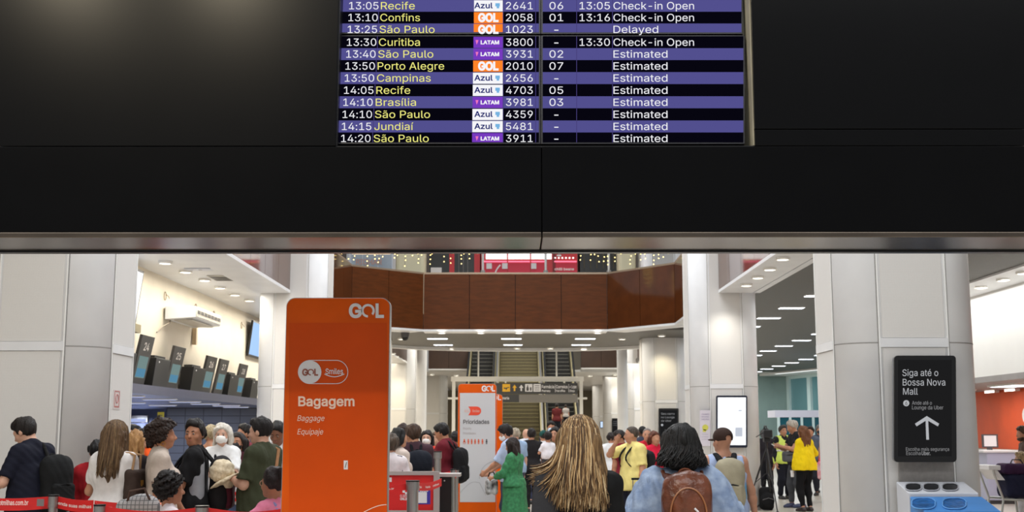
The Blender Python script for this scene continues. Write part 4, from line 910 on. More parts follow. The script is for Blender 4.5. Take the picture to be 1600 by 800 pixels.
def belt(t, a, b, h=.085, words=(), sag=.03, z=None):
    """red tape from a to b with lettering; words: (text, from, to) along it (0..1)"""
    a, b = Vector(a), Vector(b); n = 10; mb = MB(); d = b-a; nn = Vector((d.y, -d.x, 0)).normalized()
    if nn.y > 0: nn = -nn
    P = [a+d*i/n-Vector((0, 0, sag*math.sin(PI*i/n))) for i in range(n+1)]
    for i in range(n): mb.hexa([P[i], P[i+1], P[i+1]-Vector((0, 0, h)), P[i]-Vector((0, 0, h))], [q-nn*.003 for q in (P[i], P[i+1], P[i+1]-Vector((0, 0, h)), P[i]-Vector((0, 0, h)))])
    o = mb.build('belt', RED, t)
    for txt, f0, f1 in words:
        mb = MB(); u = d.normalized(); L = d.length; lw = MB(); V, Fs = glyphs(txt, .012); x0, x1 = V[:, 0].min(), V[:, 0].max(); V2 = []
        for v in V:
            f = f0+(f1-f0)*(v[0]-x0)/(x1-x0); q = a+d*f-Vector((0, 0, sag*math.sin(PI*f)+h*.66))+Vector((0, 0, v[1]*h*.52)); V2.append(q+nn*.002)
        lw.add(V2, Fs); lw.build('belt_lettering', BW, o)
S1, p1_ = stanchion(84, 773, 9.0, 'steel queue post in front of the man in the navy polo shirt', .038)
S2, p2_ = stanchion(156, 788, 8.3, 'steel queue post below the long-haired woman in the white T-shirt', .038)
S3, p3_ = stanchion(316, 790, 8.3, 'steel queue post beside the child with puffed curly hair', .045)
ends = at(-40, 778, 8.9)
belt(S1, (p1_.x-.03, 9.0, p1_.z-.012), (ends.x, 8.9, p1_.z-.012), .088, (), .012)
o = S1.children[-1]
mb = MB(); a = at(-4, 789.5, 8.90); b = at(47, 789, 8.96); text(mb, 'otmilhas.com.br', (a.x, 8.925, p1_.z-.07), (1, 0.0, 0), (0, 0, 1), 0, b.x-a.x, 0, .034, .012); mb.build('belt_lettering', BW, o)
mb = MB(); mb.box(at(58, 785, 8.93).x, at(69, 785, 8.93).x, 8.925, 8.929, p1_.z-.078, p1_.z-.027); mb.build('belt_patch', mat('patch_grey', (120, 112, 112), .6), o)
belt(S1, (p1_.x+.03, 9.0, p1_.z-.012), (at(146, 780, 8.75).x, 8.75, p1_.z-.025), .085, (('enda suas milhas', .03, .96),), .01)
belt(S2, (p2_.x-.03, 8.30, p2_.z+.02), (p2_.x-.005, 8.28, p2_.z-.012), .085, (), 0)
belt(S2, (at(147, 780, 8.75).x, 8.76, p1_.z-.028), (at(240, 783, 8.75).x, 8.76, p1_.z-.045), .085, (('hotmilhas.com.br', .1, .64),), .01)
belt(S2, (p2_.x+.03, 8.3, p2_.z-.012), (p3_.x-.03, 8.3, p3_.z-.012), .085, (), .03)
belt(S3, (p3_.x+.03, 8.3, p3_.z-.012), (at(452, 796, 8.3).x, 8.3, p3_.z-.012), .085, (), .03)
# farther back: belt behind the boy with the backpack, and the ones by the red banner
S4, p4_ = stanchion(377, 760, 13.6, 'thin steel queue post between the boy and the man in the olive T-shirt', .03)
belt(S4, (p4_.x-.02, 13.6, at(377, 768, 13.6).z), (at(260, 766, 13.6).x, 13.6, at(377, 767, 13.6).z), .105, (('hotmilhas', .05, .22), ('milhas', .42, .60)), .02)
# ------------------------------------------------------------------ red promotional barrier, posts and cabinet behind the big sign
YB = 12.6; BP = ((0, YB, 0), NF)
t = thing('promo_banner', 'red promotional barrier panel in a metal frame beside the big orange sign', 'banner', (at(640, 790, YB).x, YB, 0))
mb = MB(); pquad(mb, BP, 596, 680, 742, 798, 0, .02); mb.build('panel', RED, t)
FR = mat('alu_frame', (186, 184, 182), .35, metal=.7)
for a, b, c_, d_ in ((594, 684, 736.5, 742.5), (594, 684, 797.5, 801)):
    mb = MB(); pquad(mb, BP, a, b, c_, d_, .02, .05); mb.build('frame_rail', FR, t)
for x in (597, 682):
    mb = MB(); p = at(x, 790, YB); mb.box(p.x-.03, p.x+.03, YB-.03, YB+.03, 0, at(x, 737, YB).z); mb.build('frame_post', FR, t)
mb = MB(); pquad(mb, BP, 650, 672.5, 763, 788, .003); mb.build('blue_tile', mat('tile_blue', (60, 48, 150), .5), t)
mb = MB(); ptext(mb, 'e apps', BP, 651, 669, 768.0, 764.2, .03, off=.006); ptext(mb, 'CLIENTE', BP, 625, 640, 776.5, 773, .01, off=.004); ptext(mb, 'ONLINE', BP, 625, 640, 781.2, 777.8, .03, off=.004); mb.build('banner_lettering', SW, t)
mb = MB(); pquad(mb, BP, 651.5, 667, 768.6, 786, .0045); pquad(mb, BP, 629, 633, 765, 770, .004); pquad(mb, BP, 633, 637, 769, 772.5, .004); pquad(mb, BP, 600, 612, 746, 753, .004); mb.build('banner_patch', SW, t)
S5, p5_ = stanchion(645, 750.5, 11.6, 'thick steel queue post in front of the red promotional barrier', .064)
q = at(690, 752, 12.1); belt(S5, (p5_.x+.05, 11.6, p5_.z-.02), (q.x, 12.1, p5_.z-.0), .075, (('vida', .02, .14), ('Venda', .3, .5), ('milhas', .62, .88)), .02)
q = at(600, 756, 11.5); belt(S5, (q.x, 11.5, p5_.z-.05), (p5_.x-.05, 11.6, p5_.z-.03), .06, (('com.br', .05, .42),), 0)
S6, p6_ = stanchion(684, 705, 15.0, 'tall square-topped steel post next to the man in the maroon T-shirt', .05)
t = thing('cabinet', 'black waist-high cabinet beside the red promotional barrier', 'cabinet', (at(696, 790, 13.0).x, 13.0, 0))
z1 = at(696, 742, 13.0).z; xa, xb = at(686, 780, 13).x, at(705.5, 780, 13).x
mb = MB(); mb.box(xa, xb, 13, 13.3, .03, z1-.02); mb.build('body', BLACK, t, bevel=.006); mb = MB(); mb.box(xa-.02, xb+.09, 12.98, 13.32, z1-.02, z1+.012); mb.build('top', FR, t); mb = MB(); mb.cyl((at(694.5, 744.5, 12.98).x, 12.975, z1-.06), (at(694.5, 744.5, 12.98).x, 12.99, z1-.06), .008); mb.build('lock', FR, t); mb = MB(); mb.box(xa+.02, xb-.02, 13.02, 13.28, 0, .03); mb.build('plinth', BLACK, t)
for px, Yq, l in ((708, 15.6, 'slim steel post beside the black cabinet'), (713, 16.6, 'slim steel post close to the edge of the Prioridades totem')):
    S, p = stanchion(px, 733, Yq, l, .035)
belt(S, (p.x, 16.55, p.z-.01), (at(640, 742, 16.5).x, 16.5, p.z-.06), .11, (('milhas', .2, .4), ('venda', .6, .75)), .03)
# ------------------------------------------------------------------ screens and notices on the columns
def wall_screen(label, px0, px1, py0, py1, Y, face, parts, depth=.09, rad=.03, bez=(4, 4, 4, 6), matb=None, yaw=0):
    n = Vector((-math.sin(yaw), -math.cos(yaw), 0)); pl = (Vector(at((px0+px1)/2, py1, Y-depth)), n); c = at((px0+px1)/2, py1, Y-depth)
    t = thing('display_screen', label, 'screen', c); mb = MB(); rsign(mb, pl, px0, px1, py0, py1, rad, .03); mb.build('housing', matb or BLACK, t, bevel=.003)
    mb = MB(); rsign(mb, pl, px0+.6, px1-.6, py0+.6, py1-.6, rad, depth-.035, -.031); mb.build('case', mat('case_grey', (150, 152, 156), .4, metal=.5), t)
    mb = MB(); pquad(mb, pl, px0+bez[0], px1-bez[2], py0+bez[1], py1-bez[3], .002); s = mb.build('screen', face, t)
    for nm, m, fn in parts:
        mb = MB(); fn(mb, pl); mb.build(nm, m, s)
    return t
UW = glow('display_white', (186, 188, 192), .9); DK = glow('display_dark', (33, 33, 34), .8)
def uarrow(mb, pl):
    P = [(1447.3, 687), (1446.2, 657.5), (1432.2, 666.2), (1429.6, 662), (1448.1, 650), (1467.4, 662), (1465.4, 666.2), (1450.3, 657.5), (1451.6, 687)]
    q = Vector(pl[0])+pl[1]*.004; V = [hit(a, b, q, pl[1]) for a, b in P]; mb.add(V, [(0, 1, 7, 8), (1, 2, 3, 4), (1, 4, 7), (4, 5, 6, 7)])
L1 = lambda s, x0, x1, yb, yt, bold=0: (lambda mb, pl: ptext(mb, s, pl, x0, x1, yb, yt, bold, off=.004))
DG = glow('display_grey', (150, 150, 152), .8)
UBER = [('title_lettering', UW, L1('Siga até o', 1410, 1466, 587.5, 577.3)), ('title_lettering', UW, L1('Bossa Nova', 1410.5, 1477, 602.4, 592)), ('title_lettering', UW, L1('Mall', 1411, 1434, 616.6, 606.4)), ('arrow', UW, uarrow), ('badge', UW, lambda mb, pl: disc(mb, pl, 1416, 630, 4.8, .004)),
        ('small_lettering', DG, L1('Ande até o', 1425, 1456, 632.3, 626.5)), ('small_lettering', DG, L1('Lounge da Uber', 1425, 1474, 639.6, 633.8)), ('small_lettering', DG, L1('Escolha mais segurança', 1415.5, 1483, 704.4, 699.0)), ('small_lettering', DG, L1('Escolha', 1416, 1438.5, 711, 705.4)), ('small_lettering', DG, L1('Uber.', 1440, 1454, 711, 705.4, .02)),
        ('badge_mark', DK, lambda mb, pl: ptext(mb, '6', pl, 1414.3, 1417.7, 633, 627, .0, off=.006))]
wall_screen('black screen with a white up arrow under the words Siga até o Bossa Nova Mall', 1397.5, 1495, 555.5, 722, 11.95, DK, UBER, .12, .035, (6, 7, 8, 9))
t = thing('display_mount', 'grey mounting board under the black arrow screen on the column', 'mount', at(1447, 760, 11.98)); CP = ((0, 11.985, 0), NF)
mb = MB(); pquad(mb, CP, 1405, 1490, 716, 800, 0, .02); mb.build('board', mat('mount_grey', (150, 146, 142), .5, var=.08), t)
wall_screen('bright white screen on the column behind the man in the brown cap', 1119, 1168, 618, 699.5, 24.76, glow('display_bright', (250, 252, 255), 1.25), [('faint_lettering', glow('display_faint', (196, 202, 214), 1), lambda mb, pl: (pquad(mb, pl, 1154, 1159, 640.5, 642.5, .004), [ptext(mb, 'embarque', pl, 1143, 1160, y, y-2, off=.004) for y in (655, 659, 675, 679)], pquad(mb, pl, 1149, 1160, 668, 682, .003)))], .1, .03, (2.5, 3, 2.5, 4), mat('navy_housing', (18, 24, 44), .3))
wall_screen('dark screen reading Seu carro no Lounge on the column lit yellow', 1029, 1060.5, 638, 690, 37.66, DK, [('display_lettering', glow('display_grey', (150, 150, 152), .8), lambda mb, pl: [ptext(mb, s, pl, 1033, x, y, y-3.2, .005, off=.006) for s, x, y in (('Seu carro', 1054, 648), ('no Lounge', 1054, 653.5), ('da Uber', 1049, 659))]), ('badge', UW, lambda mb, pl: disc(mb, pl, 1034.5, 664, 1.8, .006))], .1, .03, (2.5, 3, 2.5, 3))
wall_screen('small dark screen on the white column past the footbridge', 956, 968, 653.5, 678, 63.68, DK, [('display_lettering', glow('display_grey', (150, 150, 152), .8), lambda mb, pl: [ptext(mb, 'Lounge', pl, 958, 965, y, y-1.4, off=.01) for y in (659, 662, 665)])], .12, .04, (1, 1.5, 1, 1.5))
wall_screen('tiny blue-white screen glowing on the far column', 937.5, 942.5, 658, 669, 76.68, glow('display_blue', (200, 222, 255), 1.1), [], .1, .05, (.7, .8, .7, 1))
t = thing('poster', 'pale notice with a yellow emblem beside the bright white screen', 'notice', at(1102, 698, 24.76)); PP = ((0, 24.76, 0), NF)
mb = MB(); pquad(mb, PP, 1093.5, 1110, 641, 697, 0, .015); mb.build('sheet', mat('notice_paper', (204, 198, 208), .6), t)
mb = MB(); [ptext(mb, s, PP, 1096, 1108, y, y-1.6, .01, off=.004) for s, y in (('ATENDIMENTO', 648), ('PREFERENCIAL', 652), ('EMBARQUE', 656))]; [ptext(mb, s, PP, 1096.5, 1107, y, y-1.2, off=.004) for s, y in (('informações', 679), ('aos passageiros', 683), ('no balcão', 687))]; mb.build('notice_lettering', mat('notice_violet', (140, 126, 160), .6), t)
mb = MB(); disc(mb, PP, 1102, 668, 4.8, .004); pquad(mb, PP, 1098, 1103, 671, 675, .004); mb.build('emblem', mat('emblem_yellow', (198, 196, 84), .6), t)
t = thing('fire_notice', 'small red and white fire notice on the column above the long-haired woman', 'notice', (-4.15, 12.42, 1.95))
SPl = ((-4.158, 0, 0), (1, 0, 0))
mb = MB(); mb.box(-4.165, -4.158, 12.5, 12.72, 1.82, 2.02); mb.build('plate', mat('notice_pale', (205, 198, 196), .5), t); mb = MB(); mb.box(-4.158, -4.156, 12.53, 12.69, 1.84, 1.855); mb.box(-4.158, -4.156, 12.53, 12.545, 1.855, 2.0); mb.box(-4.158, -4.156, 12.675, 12.69, 1.855, 2.0); mb.box(-4.158, -4.156, 12.53, 12.69, 2.0, 2.012); mb.build('red_border', mat('notice_red', (180, 110, 106), .5), t); mb = MB(); mb.tube([(-4.157, 12.61+.035*math.cos(a), 1.93+.045*math.sin(a)) for a in [i*PI/8 for i in range(17)]], .006, 5); mb.build('ring_mark', mat('notice_red', (180, 110, 106), .5), t)
# ------------------------------------------------------------------ recycling station in front of the arrow screen
t = thing('recycling_bin', 'white and blue recycling station with slanted lids below the arrow screen', 'bin', at(1460, 800, 11.6)); t.location.z = 0
x0, x1 = at(1402, 770, 11.6).x, at(1508, 770, 11.6).x
BWh = mat('bin_white', (206, 208, 214), .35); BBl = mat('bin_blue', (74, 138, 206), .4, var=.06, vscale=4); HOLE = mat('bin_hole', (22, 24, 28), .3)
bx0, bx1 = at(1401, 760, 11.92).x, at(1507, 760, 11.92).x; zt_, zm, zl = at(1450, 752.5, 11.93).z, at(1450, 770.5, 11.62).z, at(1450, 799, 11.2).z
def slantbox(name, m, a, b, w0, w1, zbot):
    (y0, z0), (y1, z1) = a, b; mb = MB()
    mb.hexa([(w0[0], y0, z0), (w0[1], y0, z0), (w1[1], y1, z1), (w1[0], y1, z1)], [(w0[0], y0, zbot), (w0[1], y0, zbot), (w1[1], y1, zbot), (w1[0], y1, zbot)]); return mb.build(name, m, t, bevel=.008)
W0 = (bx0, bx1); W1 = (at(1412, 771, 11.62).x, at(1511, 771, 11.62).x); W2 = (at(1412, 773, 11.58).x, at(1508, 773, 11.58).x); W3 = (at(1421, 799, 11.2).x, at(1524, 799, 11.2).x)
up_ = slantbox('upper_lid', BWh, (11.93, zt_), (11.62, zm), (bx0, bx1), (bx0+.02, bx1+.02), .1)
lo_ = slantbox('lower_lid', BBl, (11.60, zm-.03), (11.2, zl), (bx0+.02, bx1+.04), (bx0+.02, bx1+.06), .1)
mb = MB(); mb.box(bx0+.02, bx1+.05, 11.22, 11.93, 0, .1); mb.build('plinth', HOLE, t)
def hole(parent, cx, cy, rx, ry, m, a, b, rim):
    (y0, z0), (y1, z1) = a, b; n = Vector((0, -(z0-z1), (y0-y1))).normalized(); n = n if n.z > 0 else -n; P0 = Vector((0, y0, z0)); pts = []
    for i in range(28):
        q = 2*PI*i/28; k = 1+.13*abs(math.sin(2*q)); pts.append((cx+rx*k*math.cos(q), cy+ry*k*math.sin(q)))
    h1 = MB(); V = [hit(p[0], p[1], P0+n*.004, n) for p in pts]; h1.prism(V[::-1], n*-.003); o = h1.build('opening', m, t)
    h2 = MB(); L = [p+n*.006 for p in V]; h2.tube([*L, L[0]], .006, 6, False); h2.build('opening_rim', rim, o)
A_, B_ = (11.93, zt_), (11.62, zm)
for cx in (1427, 1455, 1484.5): hole(up_, cx, 761.6, 12.2, 5.6, HOLE, A_, B_, mat('rim_grey', (170, 172, 178), .4))
A_, B_ = (11.60, zm-.03), (11.2, zl)
BH = mat('bin_liner_blue', (44, 104, 170), .3, var=.3, vscale=14, bump=.6, bscale=18)
for cx in (1440, 1488): hole(lo_, cx+3, 787.5, 18, 8.2, BH, A_, B_, mat('rim_blue', (96, 158, 220), .4))
# ------------------------------------------------------------------ check-in ledge on the left: desk number signs, monitors, air conditioner, screens
DS = mat('desk_sign_grey', (52, 50, 48), .4, spec=.4); LX = -6.47
def lean(x, z, z0=2.38, k=.20): return x+(z-z0)*k
def desk_sign(num, y0, y1, h, label):
    t = thing('desk_number_sign', label, 'sign', (LX, (y0+y1)/2, 2.38)); z0 = 2.38; k = .20; n = Vector((1, 0, -k)).normalized()
    def pan(name, ya, yb, za, zb, off, th, m, par):
        mb = MB(); mb.prism([Vector((LX+(za-z0)*k, ya, za))+n*off, Vector((LX+(za-z0)*k, yb, za))+n*off, Vector((LX+(zb-z0)*k, yb, zb))+n*off, Vector((LX+(zb-z0)*k, ya, zb))+n*off], n*-th); return mb.build(name, m, par, bevel=.004 if th > .01 else 0)
    pan('board', y0, y1, z0, z0+h, 0, .05, DS, t); w = y1-y0
    s = pan('screen', y0+w*.14, y1-w*.14, z0+h*.14, z0+h*.58, .004, .003, glow('desk_screen', (128, 152, 150), .8), t); pan('screen_band', y0+w*.16, y1-w*.16, z0+h*.16, z0+h*.33, .006, .002, glow('desk_screen_blue', (96, 150, 182), .8), s)
    mb = MB(); zc = z0+h*.70; text(mb, num, Vector((LX+(zc-z0)*k, y0+w*.30, zc))+n*.004, (0, 1, 0), Vector((k, 0, 1)).normalized(), 0, w*.40, 0, h*.16, .012); mb.build('number', mat('number_white', (222, 218, 212), .5), t)
desk_sign('24', 20.3, 21.0, .83, 'dark desk sign with the number twenty-four beside the wide white column')
desk_sign('25', 22.3, 23.05, .78, 'dark desk sign with the number twenty-five under the air conditioner')
desk_sign('26', 24.75, 25.55, .75, 'dark desk sign with the number twenty-six, touching sign twenty-seven')
desk_sign('27', 25.85, 26.6, .75, 'dark desk sign with the number twenty-seven, touching sign twenty-six')
desk_sign('28', 27.75, 28.5, .75, 'dark desk sign with the number twenty-eight, last of the row')
def monitor(y0, y1, h, label):
    t = thing('desk_monitor', label, 'monitor', (-6.56, (y0+y1)/2, 2.38)); mb = MB()
    mb.hexa([(-6.40, y0, 2.38), (-6.62, y0, 2.38), (-6.60, y0, 2.38+h), (-6.34, y0, 2.38+h)], [(-6.40, y1, 2.38), (-6.62, y1, 2.38), (-6.60, y1, 2.38+h), (-6.34, y1, 2.38+h)]); mb.build('housing', BLACK, t, bevel=.01)
    mb = MB(); mb.box(-6.58, -6.42, y0+.15, y1-.1, 2.38+h, 2.38+h+.05); mb.build('vent_cap', mat('charcoal', (34, 33, 32), .5), t); mb = MB(); mb.ball((-6.355, y0+.2, 2.38+h*.86), .02); mb.build('badge', SW, t)
monitor(21.25, 22.15, .50, 'black boxy monitor back between the signs twenty-four and twenty-five'); monitor(23.75, 24.65, .47, 'black boxy monitor back just before sign twenty-six'); monitor(26.85, 27.7, .47, 'black boxy monitor back between the signs twenty-seven and twenty-eight'); monitor(29.1, 29.9, .44, 'black boxy monitor back after the last desk sign at the white column'); monitor(19.3, 20.15, .5, 'black boxy monitor back peeking out before the first desk sign')
t = thing('air_conditioner', 'white air conditioner hung from the ceiling above the desk signs', 'air conditioner', (-6.3, 23.6, 3.72))
mb = MB(); mb.hexa([(-6.62, 22.6, 3.68), (-6.05, 22.6, 3.72), (-6.05, 22.6, 3.93), (-6.62, 22.6, 3.93)], [(-6.62, 24.6, 3.68), (-6.05, 24.6, 3.72), (-6.05, 24.6, 3.93), (-6.62, 24.6, 3.93)]); mb.build('case', mat('ac_white', (236, 238, 240), .35), t, bevel=.012)
mb = MB(); mb.box(-6.048, -6.035, 22.65, 24.55, 3.74, 3.91); mb.build('grille_face', mat('ac_grey', (190, 184, 172), .4), t)
for k in range(7): mb = MB(); mb.box(-6.034, -6.028, 22.72+k*.26, 22.92+k*.26, 3.80, 3.86); mb.build('slot', mat('ac_dark', (50, 46, 42), .5), t)
mb = MB(); mb.box(-6.5, -6.15, 22.8, 24.4, 3.675, 3.70); mb.build('intake_panel', mat('ac_grey', (190, 184, 172), .4), t)
mb = MB(); mb.box(-6.64, -6.56, 24.65, 24.75, 3.35, 3.72); mb.build('conduit', mat('conduit_tan', (190, 168, 136), .5), t)
mb = MB(); mb.tube([(-6.6, 22.9, 3.7), (-6.55, 22.7, 3.62), (-6.6, 22.4, 3.52), (-6.64, 22.2, 3.40)], .012, 6); mb.build('drain_hose', mat('hose_grey', (170, 160, 146), .6), t)
def tv(label, y0, y1, z0, z1, face, stand):
    t = thing('wall_television', label, 'television', (-6.55, (y0+y1)/2, z0)); n = Vector((1, 0, -.12)).normalized(); c = lambda y, z, o: Vector((-6.58+(z-z0)*.12, y, z))+n*o
    mb = MB(); mb.prism([c(y0, z0, 0), c(y1, z0, 0), c(y1, z1, 0), c(y0, z1, 0)], n*-.05); mb.build('frame', BLACK, t); mb = MB(); mb.prism([c(y0+.04, z0+.05, .003), c(y1-.04, z0+.05, .003), c(y1-.04, z1-.04, .003), c(y0+.04, z1-.04, .003)], n*-.002); mb.build('screen', face, t)
    if stand: mb = MB(); mb.box(-6.64, -6.45, y0, y1-.1, z0-.16, z0-.02); mb.build('stand', mat('stand_olive', (150, 140, 112), .5), t)
tv('white glowing wall television above the first desk sign', 18.6, 20.75, 3.42, 4.34, glow('tv_white', (248, 250, 255), 1.3), True)
tv('blue and white wall television at the far end over the last desk sign', 29.6, 31.4, 3.42, 4.30, glow('tv_blue', (170, 205, 250), 1.1), False)
t = thing('ceiling_vent', 'dark louvred vent in the white ceiling over the desk signs', 'vent', (-5.45, 22.6, CZ))
mb = MB(); mb.box(-5.78, -5.16, 22.3, 22.95, CZ-.03, CZ-.001); mb.build('frame', mat('vent_frame', (206, 204, 196), .4), t)
for k in range(6): mb = MB(); mb.box(-5.74, -5.20, 22.33+k*.10, 22.40+k*.10, CZ-.036, CZ-.031); mb.build('slat', mat('vent_dark', (70, 66, 62), .5), t)
for px, py, l in ((313, 420, 'flat white access hatch in the ceiling over the desk signs'), (357, 419, 'small blue-grey hatch in the ceiling near the gallery edge')):
    p = atz(px, py, CZ); t = thing('ceiling_hatch', l, 'hatch', p); mb = MB(); mb.box(p.x-.26, p.x+.26, p.y-.12, p.y+.12, CZ-.02, CZ-.001); mb.build('cover', mat('hatch_grey', (200, 204, 214), .4), t, bevel=.004); mb = MB(); mb.box(p.x-.03, p.x+.03, p.y-.02, p.y+.02, CZ-.026, CZ-.02); mb.build('latch', STEEL, t)
for y, l in ((22.6, 'above the air conditioner'), (24.8, 'past the air conditioner'), (26.3, 'above the middle desk signs'), (29.0, 'above the last desk sign')):
    t = thing('cable_coil', 'small coil of cable hanging high on the cream wall '+l, 'cable', (-6.64, y, 4.12)); mb = MB(); mb.tube([(-6.63, y+.06*math.cos(a), 4.12+.08*math.sin(a)) for a in [i*PI/9 for i in range(19)]], .008, 6); mb.build('loop', mat('cable_tan', (150, 132, 104), .6), t)
    mb = MB(); mb.tube([(-6.63, y+.05, 4.16), (-6.6, y+.14, 4.12), (-6.62, y+.24, 4.10)], .007, 6); mb.build('tail', mat('cable_tan', (150, 132, 104), .6), t)
t = thing('wall_notice', 'small yellow notice on the dark wall under the check-in ledge', 'notice', (-9.3, 32.98, 1.9)); p = at(251, 649, 32.97)
mb = MB(); mb.box(p.x-.09, p.x+.09, 32.975, 32.995, p.z-.09, p.z+.09); mb.build('sheet', mat('notice_yellow', (214, 196, 60), .6), t); mb = MB(); mb.box(p.x-.05, p.x+.05, 32.972, 32.974, p.z-.01, p.z+.01); mb.build('line_mark', SG, t)
t = thing('wall_lamp', 'pale blue glowing wall lamp on the blue wall under the ledge', 'wall light', (-11.2, 35.98, 1.95)); mb = MB(); mb.box(-11.5, -10.9, 35.9, 35.99, 1.85, 2.05); mb.build('housing', FR, t); mb = MB(); mb.box(-11.45, -10.95, 35.88, 35.899, 1.86, 1.95); mb.build('lens', glow('lamp_blue', (190, 205, 255), .8), t)
l = bpy.data.lights.new('wall_lamp_light', 'SPOT'); l.energy = 240; l.color = (.75, .82, 1); l.spot_size = 1.5; l.spot_blend = .8; l.shadow_soft_size = .1; o = bpy.data.objects.new('wall_lamp_light', l); COL.objects.link(o); o.location = (-11.2, 34.9, 2.1); o.rotation_euler = (.75, 0, 0)
t = thing('security_camera', 'small dark dome camera under the footbridge near its end', 'camera', at(633, 523, 34.9)); p = at(633, 523, 34.9)
mb = MB(); mb.cyl((p.x, p.y, CZ-.06), (p.x, p.y, CZ-.20), .13, .11); mb.build('housing', SG, t); mb = MB(); mb.ball((p.x, p.y, CZ-.20), .10); mb.build('dome', BLACK, t, smooth=True)

# ------------------------------------------------------------------ stairs, escalators, hanging sign
def flight(name, label, x0, x1, m, ya, yb, zb, n, esc, bal):
    t = thing(name, label, 'stairs' if not esc else 'escalator', ((x0+x1)/2, ya, 0)); mb = MB(); st = (yb-ya)/n; ri = zb/n; P = []
    for k in range(n): P += [(x0, ya+k*st, k*ri), (x0, ya+k*st, (k+1)*ri)]
    P += [(x0, yb, zb), (x0, yb+.4, zb), (x0, yb+.4, zb-.5), (x0, ya+.8, -.0)]; mb.prism(P, (x1-x0, 0, 0)); mb.build('steps', m, t)
    mb = MB()
    for k in range(n): mb.box(x0, x1, ya+k*st-.012, ya+k*st+.03, (k+1)*ri-.03, (k+1)*ri+.004)
    mb.build('step_edge_trim', mat(m.name+'_edge', (120, 112, 78) if not esc else (92, 92, 88), .5), t)
    for x in (x0-.16, x1+.02):
        q = MB(); q.prism([(x, ya-.5, 0), (x, ya-.5, .55 if esc else .3), (x, ya, .75 if esc else .5), (x, yb, zb+.55), (x, yb+.4, zb+.55), (x, yb+.4, zb-.5), (x, ya+.8, 0)], (.14, 0, 0)); q.build('side_panel', bal, t)
        q = MB(); q.tube([(x+.07, ya-.6, .7), (x+.07, ya-.55, .98), (x+.07, ya, 1.1), (x+.07, yb, zb+1.05), (x+.07, yb+.4, zb+1.05)], .05, 8); q.build('handrail', BLACK if esc else STEEL, t)
        for f in (.02, .35, .68, .98): q = MB(); yy = ya+(yb-ya)*f; q.cyl((x+.07, yy, zb*f+.5), (x+.07, yy, zb*f+1.06), .03, n=8); q.build('rail_post', STEEL, t)
STEPM, ESCM = mat('stair_olive', (84, 76, 50), .6, var=.1), mat('escalator_dark', (30, 30, 31), .4, metal=.3, var=.2)
BAL = mat('balustrade_pale', (176, 166, 130), .35, metal=.3)
flight('staircase', 'wide olive staircase climbing away beyond the black sign board', -.78, 1.05, STEPM, 50.6, 60.6, 5.75, 34, False, BAL)
flight('escalator', 'dark escalator beside the stairs with two people riding on it', 1.45, 2.62, ESCM, 50.6, 60.6, 5.75, 28, True, BAL)
flight('escalator', 'dark empty escalator beside the stairs, over the Prioridades totem', -2.15, -1.12, ESCM, 50.6, 60.6, 5.75, 28, True, BAL)
WHT = mat('white_steel', (226, 224, 216), .4)
t = thing('sign_portal', 'white steel frame in front of the stairs that carries the black sign board', 'frame', (.3, 45, 0)); zb_, zt2 = at(800, 596, 45).z, at(800, 588.5, 45).z
mb = MB(); mb.box(at(705, 590, 45).x, at(912, 590, 45).x, 44.9, 45.1, zb_, zt2); mb.build('beam', WHT, t)
for px in (709, 908): mb = MB(); x = at(px, 600, 45).x; mb.box(x-.06, x+.06, 44.94, 45.06, 0, zb_); mb.build('post', WHT, t)
for px in (747.5, 869.5): mb = MB(); x = at(px, 560, 45).x; mb.cyl((x, 45, zt2), (x, 45, 5.1), .03, n=8); mb.build('hanging_rod', WHT, t)
for px in (709, 908): mb = MB(); x = at(px, 622, 45).x; mb.box(x-.22, x+.22, 44.9, 45.1, at(px, 624, 45).z, at(px, 621, 45).z); mb.build('bracket', WHT, t)
YS = 44.7; SP = ((0, YS, 0), NF)
t = thing('wayfinding_sign', 'black hanging direction board with arrows reading Farmácia and Correios', 'sign', at(840, 616, YS)); SK = mat('sign_black', (44, 43, 42), .4)
mb = MB(); pquad(mb, SP, 775, 902.5, 598.5, 615.5, 0, .1); mb.build('board', SK, t); mb = MB(); pquad(mb, SP, 775, 811, 616.5, 628.5, 0, .1); mb.build('lower_board', SK, t)
mb = MB(); pquad(mb, SP, 811, 902.5, 616.5, 629, .0, .05); mb.build('grey_panel', mat('sign_panel_grey', (118, 114, 108), .5), t)
for px in (790, 882): x = at(px, 600, YS).x; mb = MB(); mb.box(x-.03, x+.03, YS+.02, 45.0, at(800, 600, YS).z, zb_+.03); mb.build('mounting_arm', WHT, t)
YEL = mat('sign_yellow', (232, 178, 24), .5)
mb = MB(); pquad(mb, SP, 785, 797, 600, 612, .004); pq = mb.build('yellow_tile', YEL, t)
def poly(mb, plane, pts, off): P0, n = plane; q = Vector(P0)+Vector(n)*off; mb.add([hit(a, b, q, n) for a, b in pts], [tuple(range(len(pts)))])
mb = MB(); poly(mb, SP, [(787, 607), (787.8, 604.8), (789, 606.2), (795.5, 604.6), (795.8, 605.6), (792.4, 606.8), (791.2, 609.6), (790.4, 609.6), (790.6, 607.3), (788, 607.7)], .01); mb.build('plane_mark', SK, pq)
def uparrow(cx, m, name):
    mb = MB(); poly(mb, SP, [(cx-1.2, 611), (cx-1.2, 606), (cx-3.4, 606), (cx, 601), (cx+3.4, 606), (cx+1.2, 606), (cx+1.2, 611)], .006); mb.build(name, m, t)
uparrow(804, YEL, 'yellow_arrow'); uparrow(814.5, SW, 'white_arrow')
